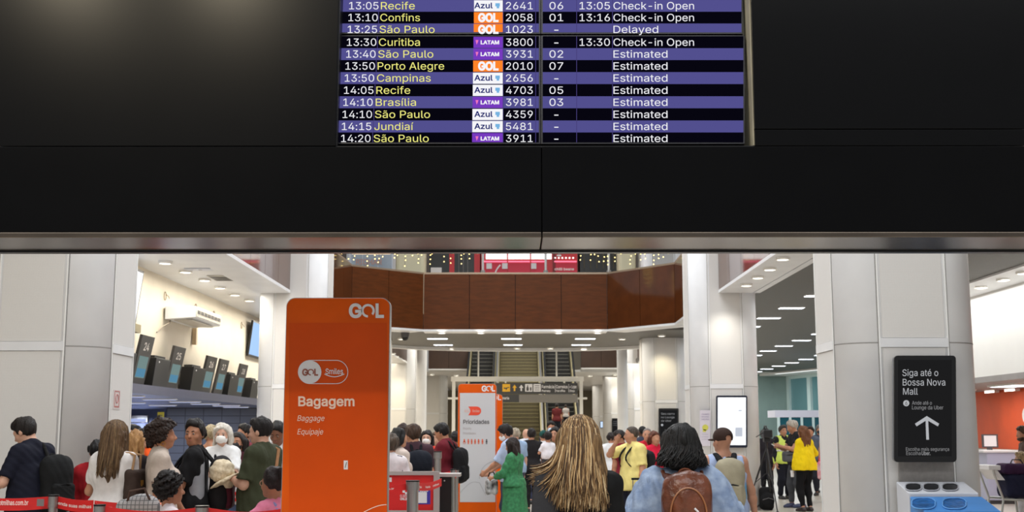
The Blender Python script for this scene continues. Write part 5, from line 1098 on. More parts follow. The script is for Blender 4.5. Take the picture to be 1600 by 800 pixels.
for x0, k in ((820.5, 0), (833.5, 1)):
    mb = MB(); pquad(mb, SP, x0, x0+11.5, 600, 612, .004); o = mb.build('white_tile', SW, t); mb = MB()
    if k == 0: poly(mb, SP, [(822.4, 610.6), (822.4, 606), (823.6, 604.2), (823.6, 601.6), (825, 601.6), (825, 604.2), (826.2, 606), (826.2, 610.6)], .008); pquad(mb, SP, 828, 830.4, 605, 610.4, .008)
    else:
        for y in (602.4, 605.6, 608.8): pquad(mb, SP, 835.5, 843, y, y+.9, .008)
    mb.build('pictogram', SG, o)
for s, x0, x1, yb, yt in (('Farmácia', 846.5, 866, 606.6, 602), ('Correios', 868.5, 887, 606.6, 602), ('+ Lojas', 890, 901, 606.6, 602), ('Pharmacy', 846.5, 860, 612.2, 609), ('Post office', 868.5, 883, 612.2, 609), ('Shops', 890, 898, 612.2, 609), ('maria', 784, 795.5, 624, 619.8)):
    mb = MB(); ptext(mb, s, SP, x0, x1, yb, yt, .015, off=.006); mb.build('sign_lettering', SW, t)
for x in (867.2, 888.4): mb = MB(); pquad(mb, SP, x, x+.5, 600.5, 613, .006); mb.build('divider', SW, t)

# ------------------------------------------------------------------ upper floor behind the footbridge parapet: shops, posts, light strings
UF = 4.95
def upbox(name, label, cat, px0, px1, Y, d, z1, m, extra):
    a, b = at(px0, 400, Y).x, at(px1, 400, Y).x; t = thing(name, label, cat, ((a+b)/2, Y, UF)); mb = MB(); mb.box(a, b, Y, Y+d, UF, z1); mb.build('body', m, t); extra(t, a, b); return t
KR = mat('kiosk_red', (190, 22, 34), .4); KRD = mat('kiosk_red_dark', (120, 14, 24), .5)
def kiosk(t, a, b):
    Y = 39.0; P = ((0, Y, 0), NF)
    for x0, x1, y0, y1 in ((759, 792, 388, 405), (794, 828, 388, 405), (830, 851, 388, 405), (853, 862, 388, 405)):
        mb = MB(); pquad(mb, P, x0, x1, y0, y1, .02, .02); mb.build('lightbox', glow('lightbox_white', (255, 252, 250), 1.6), t)
    for x0, x1 in ((756, 792), (794, 828), (830, 851), (866, 901)):
        mb = MB(); pquad(mb, P, x0, x1, 407.5, 409.5, .05, .05); mb.build('shelf_lamp', glow('shelf_pink', (255, 120, 150), 1.5), t); mb = MB(); pquad(mb, P, x0, x1, 410, 430, .012, .01); mb.build('shelf_back', mat('shelf_red', (206, 40, 66), .5), t)
    for x0, x1, y0, y1 in ((760, 768.5, 411, 420), (784.5, 793, 411, 420), (830, 838, 411, 420)):
        mb = MB(); pquad(mb, P, x0, x1, y0, y1, .03, .01); mb.build('price_card', SW, t)
    mb = MB(); pquad(mb, P, 863.5, 868, 386, 430, .03, .03); mb.build('edge_post', KRD, t)
    mb = MB(); P2 = P; outline(mb, P2, [(774+.35*i**1.6, 427-1.9*i) for i in range(8)], 2.2, .04, False); mb.build('chili_mark', SW, t)
    mb = MB(); ptext(mb, 'chilli beans', P, 866.5, 897, 422.3, 418.6, .03, off=.05); mb.build('shop_lettering', mat('letter_white', (240, 214, 214), .5), t)
    mb = MB(); disc(mb, P, 873.5, 392.5, 4.5, .03); pquad(mb, P, 870, 877, 398, 400.5, .03); mb.build('shop_emblem', SW, t)
    for i in range(6): mb = MB(); disc(mb, P, 867.5+5.6*i, 403, 1.5, .03, 10); mb.build('lamp_dot', glow('lightbox_white', (255, 252, 250), 1.6), t)
upbox('shop_kiosk', 'red shop kiosk with white light boxes reading chilli beans on the footbridge', 'kiosk', 752, 902, 39.0, 1.6, 8.9, KR, kiosk)
def store(t, a, b):
    P = ((0, 36.4, 0), NF)
    for x0, x1 in ((549, 566), (567, 590), (591, 612)):
        mb = MB(); pquad(mb, P, x0, x1, 380, 428, .01, .01); mb.build('glass_pane', mat('store_glass', (172, 184, 196), .12, spec=.5, var=.15, vscale=1), t)
    mb = MB(); ptext(mb, 'RICHAR', P, 556, 597, 413, 405, .02, off=.03); mb.build('shop_lettering', mat('letter_tan', (186, 150, 140), .5), t)
    mb = MB(); pquad(mb, P, 550, 610, 395, 397, .03, .02); mb.build('light_strip', glow('strip_warm', (255, 220, 180), 1.5), t)
upbox('glass_storefront', 'pale glass shop front reading RICHAR on the upper floor', 'shop', 547, 614, 36.4, .9, 8.9, mat('store_grey', (196, 202, 210), .4), store)
def post_(label, px0, px1, Y, m, z1=9.0, d=.8):
    a, b = at(px0, 400, Y).x, at(px1, 400, Y).x; t = thing('upper_pier', label, 'column', ((a+b)/2, Y, UF)); t['kind'] = 'thing'; mb = MB(); mb.box(a, b, Y, Y+d, UF, z1); mb.build('shaft', m, t, bevel=.12); mb = MB(); mb.box(a-.03, b+.03, Y-.03, Y+d+.03, UF, UF+.2); mb.build('base', STEEL, t)
CW = mat('cream_pier', (228, 222, 190), .5)
post_('creamy white pier on the upper floor beside the pale shop front', 618, 664, 38.4, CW); post_('creamy white pier on the upper floor between the dark stand and the string lights', 966, 994, 38.4, CW)
def stand(t, a, b):
    mb = MB(); pquad(mb, ((0, 39.2, 0), NF), 702, 710, 380, 430, .02, .02); mb.build('red_strip', KR, t); mb = MB(); pquad(mb, ((0, 39.2, 0), NF), 741, 750, 380, 430, .02, .02); mb.build('red_strip', KR, t)
    mb = MB(); pquad(mb, ((0, 39.2, 0), NF), 673, 690, 418, 427, .02, .02); mb.build('white_counter', SW, t)
    for x in (716, 723, 730): mb = MB(); pquad(mb, ((0, 39.2, 0), NF), x, x+1.6, 392, 428, .02, .02); mb.build('shelf_upright', mat('upright_grey', (90, 88, 86), .5), t)
upbox('shop_stand', 'dark shop stand with red strips next to the red kiosk on the footbridge', 'shop', 671, 750, 39.2, 1.2, 8.9, mat('stand_dark', (26, 28, 28), .4), stand)
upbox('shop_stand', 'black shop stand beyond the red kiosk under the yellow string lights', 'shop', 906, 964, 39.2, 1.2, 8.9, mat('stand_dark', (26, 28, 28), .4), lambda t, a, b: [(lambda mb: (pquad(mb, ((0, 39.2, 0), NF), x, x+1.3, 384, 419, .02, .02), mb.build('shelf_upright', mat('upright_olive', (74, 66, 40), .5), t)))(MB()) for x in (912, 922, 932, 942, 958)])
for px, l in ((754.5, 'slim white pole on the footbridge parapet before the red kiosk'), (852.5, 'slim white pole on the footbridge parapet in the middle of the red kiosk'), (951, 'slim white pole on the footbridge parapet near the black stand')):
    t = thing('parapet_pole', l, 'pole', at(px, 429, 34.6)); x = at(px, 400, 34.6).x; mb = MB(); mb.cyl((x, 34.6, 6.13), (x, 34.6, 9), .035, n=10); mb.build('pole', mat('pole_grey', (196, 196, 196), .3, metal=.4), t); mb = MB(); mb.cyl((x, 34.6, 6.13), (x, 34.6, 6.2), .07, n=10); mb.build('foot', STEEL, t)
BULB = glow('warm_bulb', (255, 224, 140), 4.0); WIRE = mat('wire_dark', (60, 54, 40), .6)
rr = random.Random(3)
for x0, x1, n in ((508, 682, 22), (690, 748, 7), (905, 1060, 22)):
    for i in range(n):
        px = x0+(x1-x0)*(i+rr.uniform(.1, .9))/n; Y = 33.9 if 600 < px < 1000 else 33.2; p = at(px, 384, Y); low = at(px, rr.uniform(392, 416), Y).z
        t = thing('light_string', 'hanging string of warm yellow bulbs above the footbridge parapet', 'string lights', (p.x, Y, 8.9), 0, 'warm hanging light strings')
        mb = MB(); mb.tube([(p.x, Y, 9.2), (p.x, Y, low)], .004, 4); mb.build('wire', WIRE, t); z = low
        while z < p.z+.3: mb = MB(); mb.ball((p.x+rr.uniform(-.02, .02), Y, z), .017, 8, 6); mb.build('bulb', BULB, t); z += rr.uniform(.10, .17)
for px, Y in ((600, 33.5), (980, 33.5)): pass
mb = MB(); mb.box(-6.5, 6.5, 33.0, 34.0, 9.2, 9.3); struct(mb.build('trim_5', WHITE))

# ------------------------------------------------------------------ right: orange check-in bay
t = thing('wall_logo', 'big white letters starting with G on the orange wall', 'logo', (12.05, 28, 1.9))
for ch, y0, y1 in (('G', 28.95, 28.2), ('O', 28.1, 27.25), ('L', 27.15, 26.6)):
    mb = MB(); V, Fs = glyphs(ch, .05); a, b = V[:, 0].min(), V[:, 0].max(); zb0 = 1.76
    P = [(12.06, y0+(y1-y0)*(v[0]-a)/(b-a), zb0+v[1]*.74) for v in V]; mb.add(P, Fs); mb.add([(12.1, q[1], q[2]) for q in P], Fs); mb.build('letter', mat('logo_white_paint', (238, 236, 236), .5), t)
def desk(label, x, y, w=.9, scr=True):
    t = thing('checkin_desk', label, 'desk', (x, y, 0)); LV = mat('desk_lavender', (178, 180, 204), .35)
    mb = MB(); mb.box(x-.32, x+.32, y-w/2, y+w/2, .08, 1.12); mb.build('body', LV, t, bevel=.01); mb = MB(); mb.box(x-.40, x+.40, y-w/2-.03, y+w/2+.03, 1.12, 1.17); mb.build('worktop', SW, t, bevel=.006); mb = MB(); mb.box(x-.28, x+.28, y-w/2+.03, y+w/2-.03, 0, .08); mb.build('plinth', SG, t)
    if scr:
        m_ = thing('desk_screen', 'small white framed screen standing on the pale desk by the column', 'monitor', (x, y, 1.17)); mb = MB(); mb.box(x-.17, x+.19, y+.05, y+.09, 1.22, 1.52); mb.build('frame', SG, m_); mb = MB(); mb.box(x-.13, x+.15, y+.045, y+.05, 1.25, 1.49); mb.build('panel', SW, m_); mb = MB(); mb.box(x-.05, x+.05, y+.04, y+.12, 1.17, 1.22); mb.build('foot', SG, m_)
desk('pale lavender check-in desk just past the edge of the screen column', 10.75, 27.6, 1.1); desk('pale lavender check-in desk behind the luggage trolley', 10.95, 25.2, 1.2, False)
def trolley():
    Y = 18.6; P = lambda px, py: at(px, py, Y); x0, x1 = P(1545, 760).x, P(1592, 760).x; y0, y1 = Y-.28, Y+.28
    t = thing('luggage_trolley', 'steel luggage trolley with dark bags in front of the orange desks', 'trolley', ((x0+x1)/2, Y, 0)); zt3 = P(1550, 731.5).z; zd = P(1570, 768).z-.1; G = mat('trolley_grey', (186, 188, 186), .35, metal=.6)
    for y in (y0, y1):
        mb = MB(); mb.tube([(x0+.02, y, .16), (x0+.10, y, zd), (x0-.02, y, zt3-.08), (x0-.03, y, zt3)], .018, 8); mb.build('side_frame', G, t)
        mb = MB(); mb.tube([(x0+.1, y, zd), (x1+.25, y, zd-.03)], .018, 8); mb.build('deck_rail', G, t); mb = MB(); mb.tube([(x1+.05, y, zd), (x1+.08, y, .16)], .018, 8); mb.build('leg', G, t)
        for x in (x0+.02, x1+.08): mb = MB(); mb.cyl((x, y-.02, .07), (x, y+.02, .07), .07, n=16); mb.build('wheel', BLACK, t)
    mb = MB(); mb.box(x0-.10, x0+.08, y0-.02, y1+.02, zt3-.02, zt3+.05); mb.build('handle', SW, t, bevel=.01)
    mb = MB(); mb.hexa([(x0-.05, y0, zt3-.02), (x0+.03, y0, zt3-.02), (x0+.14, y0, zd+.28), (x0+.08, y0, zd+.28)], [(x0-.05, y1, zt3-.02), (x0+.03, y1, zt3-.02), (x0+.14, y1, zd+.28), (x0+.08, y1, zd+.28)]); mb.build('back_panel', SW, t)
    for k in range(5): mb = MB(); yy = y0+.08+k*.10; mb.tube([(x0+.1, yy, zd), (x1+.2, yy, zd-.02)], .008, 6); mb.build('deck_bar', G, t)
    for k, (xc, zc, w, h, c, l) in enumerate(((x0+.42, zd+.19, .46, .36, (34, 36, 60), 'dark navy travel bag on the luggage trolley'), (x0+.72, zd+.19, .40, .36, (26, 26, 36), 'black suitcase lying on the luggage trolley'), (x0+.40, zd+.44, .44, .16, (60, 34, 66), 'small plum-coloured bag on top of the navy bag'))):
        b = thing('travel_bag', l, 'luggage', (xc, Y, zc-h/2)); f = Field((xc-w, Y-.4, zc-h), (xc+w, Y+.4, zc+h), .014); f.rbox((xc, Y, zc), (w/2, .22, h/2), .07); f.wave(.004, 22, k); f.build('bag_body', cloth(c), b, local=False); mb = MB(); mb.tube([(xc-.1, Y-.1, zc+h/2-.01), (xc-.06, Y-.1, zc+h/2+.06), (xc+.06, Y-.1, zc+h/2+.06), (xc+.1, Y-.1, zc+h/2-.01)], .01, 6); mb.build('handle', BLACK, b)
trolley()
# far glass vestibule, tripod
t = thing('entrance_vestibule', 'low pale glazed entrance box in front of the teal windows', 'vestibule', (12.0, 50, 0)); zt4, zb4 = at(1240, 641, 50).z, at(1240, 652, 50).z
mb = MB(); mb.box(at(1211, 640, 50).x, at(1292, 640, 50).x, 50, 51.5, zb4, zt4); mb.build('canopy', mat('canopy_pale', (206, 206, 222), .4), t)
for k in range(5):
    x = at(1217+18*k, 660, 50).x; mb = MB(); mb.box(x-.05, x+.05, 50, 50.1, 0, zb4); mb.build('mullion', mat('pale_frame', (196, 218, 220), .4), t)
    if k < 4: x2 = at(1217+18*(k+1), 660, 50).x; mb = MB(); mb.box(x+.05, x2-.05, 50.03, 50.07, 0, zb4); mb.build('glass_pane', mat('dark_teal_glass', (30, 84, 98), .1, spec=.6), t)
t = thing('camera_tripod', 'tall black tripod with a camera beside the woman in the yellow jacket', 'tripod', (at(1199, 700, 24.3).x, 24.3, 0)); TX = at(1198, 700, 24.3).x; TZ = at(1198, 700, 24.3).z; TB = mat('tripod_black', (20, 20, 22), .4)
for fx, fy in ((at(1213, 790, 24.1).x, 24.0), (at(1172, 760, 24.4).x-.08, 24.5), (TX+.2, 25.0)):
    f = Vector((fx, fy, .02)); a = Vector((TX, 24.3, TZ)); m_ = a.lerp(f, .5); mb = MB(); mb.tube([a, m_], .020, 8); mb.build('leg', TB, t); mb = MB(); mb.tube([m_, f], .013, 8); mb.build('leg_extension', TB, t); mb = MB(); mb.ball(f, .03); mb.build('rubber_foot', TB, t)
    mb = MB(); b_ = a.lerp(f, .55); mb.tube([(TX, 24.3, TZ*.62), b_], .008, 6); mb.build('spreader', TB, t)
mb = MB(); mb.cyl((TX, 24.3, TZ*.6), (TX, 24.3, TZ+.12), .022); mb.build('centre_post', TB, t); mb = MB(); mb.box(TX-.06, TX+.06, 24.22, 24.38, TZ+.12, TZ+.2); mb.build('head', TB, t, bevel=.01)
t = thing('video_camera', 'black video camera mounted on the tripod', 'camera', (TX, 24.3, TZ+.2)); mb = MB(); mb.box(TX-.09, TX+.09, 24.12, 24.42, TZ+.2, TZ+.36); mb.build('body', TB, t, bevel=.02); mb = MB(); mb.cyl((TX, 24.42, TZ+.28), (TX, 24.6, TZ+.28), .06, .07); mb.build('lens', BLACK, t); mb = MB(); mb.tube([(TX-.02, 24.15, TZ+.36), (TX-.02, 24.2, TZ+.43), (TX-.02, 24.36, TZ+.43), (TX-.02, 24.4, TZ+.36)], .014, 6); mb.build('handle', TB, t)
mb = MB(); mb.tube([(TX-.09, 24.2, TZ+.3), (TX-.26, 24.0, TZ+.22)], .01, 6); mb.build('pan_bar', TB, t)
t = thing('backpack', 'black backpack standing on the floor beside the tripod', 'backpack', (at(1198, 790, 24.9).x, 24.9, 0)); bx = t.location.x
f = Field((bx-.4, 24.5, -.02), (bx+.4, 25.3, .8), .012); f.rbox((bx, 24.9, .24), (.14, .11, .23), .08); f.ell((bx, 24.8, .2), (.14, .1, .16), .03); f.keep((0, 0, .003), (0, 0, -1)); f.build('bag_body', cloth((22, 22, 24)), t, local=False)
mb = MB(); mb.tube([(bx-.05, 24.88, .51), (bx-.04, 24.88, .60), (bx+.04, 24.88, .60), (bx+.05, 24.88, .51)], .012, 6); mb.build('handle', BLACK, t); mb = MB(); mb.tube([(bx-.16, 24.82, .12), (bx-.26, 24.78, .04), (bx-.34, 24.8, .012)], .014, 6); mb.build('strap', BLACK, t); mb = MB(); mb.tube([(bx-.12, 24.70, .22), (bx, 24.685, .26), (bx+.12, 24.70, .22)], .008, 6); mb.build('zip', SG, t)
S7, p7_ = stanchion(1297, 722, 26.3, 'pale queue post beside the woman with the pink bag', .07); q = at(1272, 716, 28.0); belt(S7, (q.x, 27.6, p7_.z+.06), (p7_.x-.05, 26.3, p7_.z-.0), .14, (), .02)
# ------------------------------------------------------------------ the people
SK1, SK2, SK3, SK4, SK5 = (206, 160, 136), (190, 138, 110), (172, 120, 92), (126, 82, 60), (92, 60, 44)
def person(label, px, top, Y, face, sk, hair, top_, bot, H=None, dz=0.0, name='person', shoe=(30, 28, 28), z0=0.0, mask=None, eyes=None, dress=None, cat='person', **kw):
    p = at(px, top, Y); H = H or (p.z-.014+dz-z0)
    h = kw.pop('h', None) or (.0085 if Y < 8 else .010 if Y < 12 else .0125 if Y < 17 else .016 if Y < 30 else .022)
    P = Person(H, h=h, **kw); a = math.radians(face); c, s = math.cos(a), math.sin(a); hx, hy = P.hc[0]*c-P.hc[1]*s, P.hc[0]*s+P.hc[1]*c
    r = thing(name, label, cat, (p.x-hx, Y-hy, z0), a)
    P.body(skin(sk), r)
    if dress: P.top(**dress[0], parent=r); P.skirt(**dress[1], parent=r)
    if top_: P.top(parent=r, **top_)
    if bot: P.trousers(parent=r, **bot)
    P.shoes(mat('shoe_%d_%d_%d' % shoe, shoe, .5), r)
    if hair:
        st, c1 = hair[0], hair[1]; P.hair(st, hairm(c1, hair[3] if len(hair) > 3 else None), r, L=hair[2] if len(hair) > 2 else .2, seed=int(px))
    if mask: P.mask(mat('mask_%d_%d_%d' % mask, mask, .7), r)
    if eyes: P.eyes(r, brow=eyes if isinstance(eyes, tuple) else (40, 28, 22))
    return P, r
T = lambda c, name='t_shirt', **k: dict(name=name, m=cloth(c), **k)
B = lambda c, name='trousers', **k: dict(name=name, m=cloth(c, .12), **k)
def to_world(P, r, p): return Vector(r.location)+Vector(r.rotation_euler.to_matrix() @ Vector(p))

# --- the three walking away in front
P, r = person('woman with long streaked blonde hair and a dark coat over one shoulder', 905, 652, 6.0, 0, SK1, ('long', (126, 98, 64), .17, (88, 66, 42)), T((17, 17, 18), 'black_top', sleeve=1.92, ts=.012, hem=.47), B((28, 28, 32)), fem=True, feet=[(.05, .09, 0), (-.05, -.10, .02)], head=(0, 4, 0))
HB = [hairm((150, 118, 78), (120, 90, 56)), hairm((196, 166, 122), (160, 126, 84)), hairm((112, 84, 54), (84, 60, 38)), hairm((74, 54, 36), (56, 40, 28)), hairm((222, 198, 158), (190, 160, 116))]
def flip1(t, a, P, r):
    f = max(0.0, -math.sin(a)-.55)*1.5*(r if r > .45 else .15)          # some strands over her left shoulder swing out and curl up
    return V3(-f*.105*t**2.0*P.H, .0, f*.13*t**2.2*P.H)
locks(P, 'hair_strands', HB, r, 1700, .205, .50, .0031, 5, .012, flip1, weights=[1, .65, 1.1, .9, .4])
g = P.grid(zlo=.5*P.H, zhi=P.H*.9, h=.009); S = P.S[1]; H = P.H
g.cone(S+V3(.045, .0, .045), S+V3(-.02, -.03, .03), .045, .05, .03, ((0, 0, 1), .45)); g.cone(S+V3(-.01, -.055, .02), S+V3(-.075, -.10, -.42), .065, .095, .04, ((0, 1, 0), .38)); g.cone(S+V3(-.02, .05, .0), S+V3(-.05, .07, -.34), .05, .06, .04, ((0, 1, 0), .5)); g.wave(.004, 26, 8, .5)
g.build('coat', cloth((48, 48, 51)), r)

P, r = person('woman in a pale denim jacket with wavy black hair and a brown leather backpack', 1063, 665, 6.8, -2, SK2, ('bob', (16, 14, 14), .06, (8, 7, 7)), None, B((52, 66, 98), 'jeans'), fem=True, girth=1.22, feet=[(.06, -.08, .02), (-.06, .09, 0)], R=(.21, .0, .50), L=(-.21, .02, .50))
DEN = mat('denim_pale', (150, 166, 190), .85, spec=.15, vscale=16, c2=(118, 136, 166), bump=.35, bscale=30)
P.top('denim_jacket', DEN, r, sleeve=1.86, ts=.030, hem=.49, t=.024, collar=False, folds=.006, cuffs=.014, seed=4)
g = P.grid(h=.010, pad=.03)
for i in (0, 1):
    S, E, W_ = P.S[i], P.E[i], P.W[i]; sx = 1 if i == 0 else -1
    g.cone(S+V3(.01*sx, 0, -.005), S+(E-S)*.55+V3(.02*sx, 0, 0), .062, .082, .03); g.cone(S+(E-S)*.74+V3(.016*sx, 0, 0), E+(W_-E)*.5+V3(.01*sx, 0, 0), .074, .082, .02)
g.wave(.009, 34, 12, .5); g.wave(.002, 80, 3, .4); g.build('puffed_sleeve', DEN, r)
locks(P, 'hair_strands', [hairm((18, 16, 16), (10, 9, 9)), hairm((36, 30, 28), (22, 18, 17)), hairm((10, 9, 9), (6, 6, 6))], r, 800, .075, .18, .0040, 9, .036)
LEA = mat('leather_brown', (112, 60, 36), .32, spec=.5, vscale=12, c2=(84, 42, 24), bump=.45, bscale=26)
bp = backpack(P, r, 'brown leather backpack worn by the woman in the pale denim jacket', (112, 60, 36), .255, .46, .17, .85, mm=LEA, strapc=(100, 56, 38), h=.007, sr=.024, sx=1.5)
for o in bp.children:
    if o.name.startswith(('front_pocket', 'strap')): o.data.materials[0] = LEA
zz = P.zf(.85)-.23; bk = -.072*P.H*P.g-.012-.17
for x in (1, -1):
    g = Field((x*.16-.12, bk-.05, zz-.3), (x*.19+.12, bk+.25, zz+.1), .008); g.rbox((x*.142, bk+.085, zz-.14), (.045, .07, .11), .035); g.wave(.003, 30, 2); g.build('side_pocket', LEA, bp)
mb = MB(); mb.tube([(x*.095, bk-.004-.006*(1-x*x), zz+.02+.14*math.sqrt(max(0, 1-x*x))) for x in [math.cos(PI*i/18) for i in range(19)]], .005, 6); mb.build('piping', mat('leather_pale', (150, 96, 60), .35), bp, local=True)
mb = MB(); mb.tube([(.03, bk-.012, zz+.055), (.05, bk-.012, zz+.035)], .006, 6); mb.build('zip_tag', SW, bp, local=True)

P, r = person('man in a brown cap and pale blue tank top with a beige backpack', 1128, 668, 11.5, 4, SK2, None, T((172, 188, 222), 'tank_top', sleeve=0, strap=1, hem=.5), B((74, 92, 100), 'shorts', length=.52), girth=1.08, R=(.19, .03, .47), L=(-.165, .02, .48), feet=[(.06, .06, 0), (-.05, -.08, .02)], head=(24, 2, 0))
P.cap(cloth((58, 42, 36)), r)
bp = backpack(P, r, 'beige day pack with black straps worn by the man in the brown cap', (168, 160, 136), .255, .44, .15, .825, strapc=(30, 31, 34), sr=.030, sx=1.25)
mb = MB(); y = -.072*P.H*P.g-.012-.15*1.13; mb.box(-.035, .035, y-.004, y+.012, P.zf(.825)-.405, P.zf(.825)-.37); mb.build('brand_patch', mat('patch_dark', (52, 34, 34), .5), bp, local=True); mb = MB(); mb.box(-.024, .024, y-.006, y-.004, P.zf(.825)-.394, P.zf(.825)-.381); mb.build('patch_mark', SW, bp, local=True)
q = to_world(P, r, (.155, .06, .98)); t = thing('document_folder', 'pale blue folder tucked under the arm of the man in the cap', 'folder', q); mb = MB(); mb.box(q.x-.02, q.x+.05, q.y-.10, q.y+.14, q.z-.22, q.z+.20); mb.build('cover', cloth((110, 170, 210)), t, bevel=.008); mb = MB(); mb.box(q.x-.015, q.x+.045, q.y-.095, q.y+.135, q.z+.20, q.z+.206); mb.build('paper_edge', SW, t)

# --- the queue at the white column and behind it
def phone(P, r, i, label, c=(20, 20, 22)):
    q = P.W[i]+P.D[i]*.06*P.H+P.N[i]*.022; w = to_world(P, r, q); t = thing('mobile_phone', label, 'phone', w, r.rotation_euler[2]); d = P.D[i]; 
    mb = MB(); mb.hexa([q+V3(-.036, 0, -.02)-d*.03, q+V3(.036, 0, -.02)-d*.03, q+V3(.036, 0, -.012)-d*.03, q+V3(-.036, 0, -.012)-d*.03], [q+V3(-.036, .02, .03)+d*.09, q+V3(.036, .02, .03)+d*.09, q+V3(.036, .02, .038)+d*.09, q+V3(-.036, .02, .038)+d*.09])
    mb.v = [tuple(V3(*v)-q) for v in mb.v]; mb.build('case', mat('phone_%d_%d_%d' % c, c, .3), t, local=True); return t
P, r = person('man in a navy polo shirt and plaid shorts looking down beside the column', 40, 651, 11.0, 66, SK1, ('short', (34, 27, 24)), T((22, 24, 38), 'polo_shirt', sleeve=.82, collar=True, hem=.455, wide=.01, seed=6), dict(name='shorts', m=tiled('plaid', (128, 128, 122), (70, 72, 70), .05, .05, .8, .008, 'xz', (100, 102, 98)), length=.47, t=.016), dz=.03, head=(10, 30, 0), lean=4, R=(.03, .16, .66), L=(-.12, .17, .635), girth=.94)
phone(P, r, 1, 'black phone in the hands of the man in the navy polo shirt')
backpack(P, r, 'black backpack hanging from the shoulder of the man in the navy polo shirt', (24, 25, 26), .32, .50, .18, .78, one=True, strapc=(20, 20, 20), off=(.07, 0))
mb = MB(); 
P, r = person('woman in a white T-shirt with very long straight light brown hair', 183, 658, 10.4, -8, SK2, ('long', (104, 80, 56), .20, (78, 58, 40)), T((226, 222, 220), sleeve=.72, hem=.465, ts=.012), B((60, 62, 80)), fem=True, L=(-.10, .16, .60), R=(.135, .03, .47), girth=1.03)
locks(P, 'hair_strands', [hairm((120, 94, 66), (96, 74, 52)), hairm((96, 74, 52), (72, 54, 38)), hairm((150, 122, 88), (120, 96, 66))], r, 420, .215, .15, .0036, 21, .006)
def shoulder_bag(P, r, side, label, c, strap, w, hgt, d, zc, y=-.02, flap=None, xo=.17):
    sx = 1 if side == 0 else -1; q = V3(sx*xo, y, zc*P.H); t = thing('shoulder_bag', label, 'handbag'); t.location = r.location; t.rotation_euler = r.rotation_euler
    g = Field(q-V3(.2, .25, .3), q+V3(.2, .25, .3), .009); g.rbox(q, V3(d/2, w/2, hgt/2), .035); g.ell(q-V3(0, 0, hgt*.18), V3(d*.55, w*.52, hgt*.36), .04); g.wave(.002, 30, 3); g.build('bag_body', cloth(c), t)
    S = P.S[side]; mb = MB()
    for dy in (-.07, .07): mb = MB(); mb.tube([q+V3(0, dy, hgt*.46), q+V3(sx*.012, dy*.8, hgt*.9), S+V3(sx*.01, dy*.45, .058), S+V3(-sx*.03, dy*.35, .062), S+V3(-sx*.05, dy*.9, .0)], .011, 7); mb.build('strap', cloth(strap), t, local=True)
    if flap: mb = MB(); mb.box(q[0]+sx*(d/2-.005)-.012, q[0]+sx*(d/2-.005)+.012, q[1]-.025, q[1]+.025, q[2]-.03, q[2]+.06); mb.build('clasp', mat('gold_clasp', (196, 150, 60), .3, metal=.8), t, local=True)
    return t
shoulder_bag(P, r, 0, 'dark brown handbag with a tan strap on the long-haired woman', (62, 50, 44), (176, 140, 104), .26, .30, .11, .675, y=.0, flap=1, xo=.20)
person('person with short black hair in red behind the long-haired woman', 154, 686, 11.5, 5, SK3, ('short', (24, 20, 20)), T((158, 28, 36), sleeve=1.9, hem=.47), B((40, 40, 46)))
person('woman with wavy dark blonde hair and a black top behind the white T-shirt', 215, 672, 12.2, -30, SK2, ('long', (176, 134, 84), .17, (140, 100, 60)), T((26, 22, 24), 'black_top', sleeve=1.9), B((36, 36, 44)), fem=True)
person('dark-haired person whose face just shows above the blonde hair', 209, 663, 15.5, 150, SK1, ('short', (24, 20, 22)), T((60, 62, 70)), B((40, 40, 46)), fem=True)
person('dark-haired person in a bright orange top in the queue', 224, 668, 14.0, 140, SK2, ('long', (22, 18, 18), .06), T((236, 92, 36), 'orange_top', sleeve=.8), B((40, 40, 46)), fem=True)
P, r = person('woman with a dark curly crop, hoop earring and a beige T-shirt in profile', 256, 656, 10.4, -68, SK3, ('curly', (52, 36, 28), .2, (30, 20, 16)), T((190, 176, 164), sleeve=.70, hem=.50, ts=.013), B((104, 118, 150), 'jeans', waist=.565), fem=True, girth=1.1, L=(-.12, .16, .50), R=(.145, .0, .47))
mb = MB(); c = P.hp(.050, -.004, -.032); mb.tube([(c[0], c[1]+.018*math.cos(a), c[2]-.018+.018*math.sin(a)) for a in [i*PI/8 for i in range(17)]], .003, 6); mb.build('earring', mat('gold_clasp', (196, 150, 60), .3, metal=.8), r, local=True)
g = P.grid(zlo=.36*P.H, zhi=.6*P.H, h=.010, pad=.04); g.cone((.06*P.H, -.03, .54*P.H), (-.06*P.H, -.03, .53*P.H), .112*P.H, .112*P.H, .03); g.cone((.03*P.H, -.05, .5*P.H), (.02*P.H, -.09, .40*P.H), .095*P.H, .07*P.H, .04); g.wave(.006, 26, 4); g.keep((0, .075, 0), (0, 1, 0)); g.build('tied_jacket', cloth((236, 150, 128)), r)
P, r = person('boy with short dark hair in a black and grey shirt looking back at the camera', 305, 655, 11.3, 96, SK3, ('crop', (26, 20, 18)), T((26, 26, 28), sleeve=.85, hem=.46, ts=.014), B((30, 30, 36)), head=(72, 2, 0), eyes=True, L=(-.14, .13, .52), R=(.14, .10, .52), girth=1.03)
g = P.grid(zlo=.46*P.H, zhi=.80*P.H)
for x in (1, -1): g.cone((x*.074*P.H, -.016*P.H, .77*P.H), (x*.070*P.H, -.022*P.H, .48*P.H), .046*P.H, .050*P.H, .02)
g.build('shirt_side_panel', cloth((150, 152, 158)), r)
backpack(P, r, 'black and wine-red backpack worn by the boy looking back', (25, 23, 25), .31, .50, .20, .80, strapc=(22, 22, 24), pocket=(72, 22, 34))
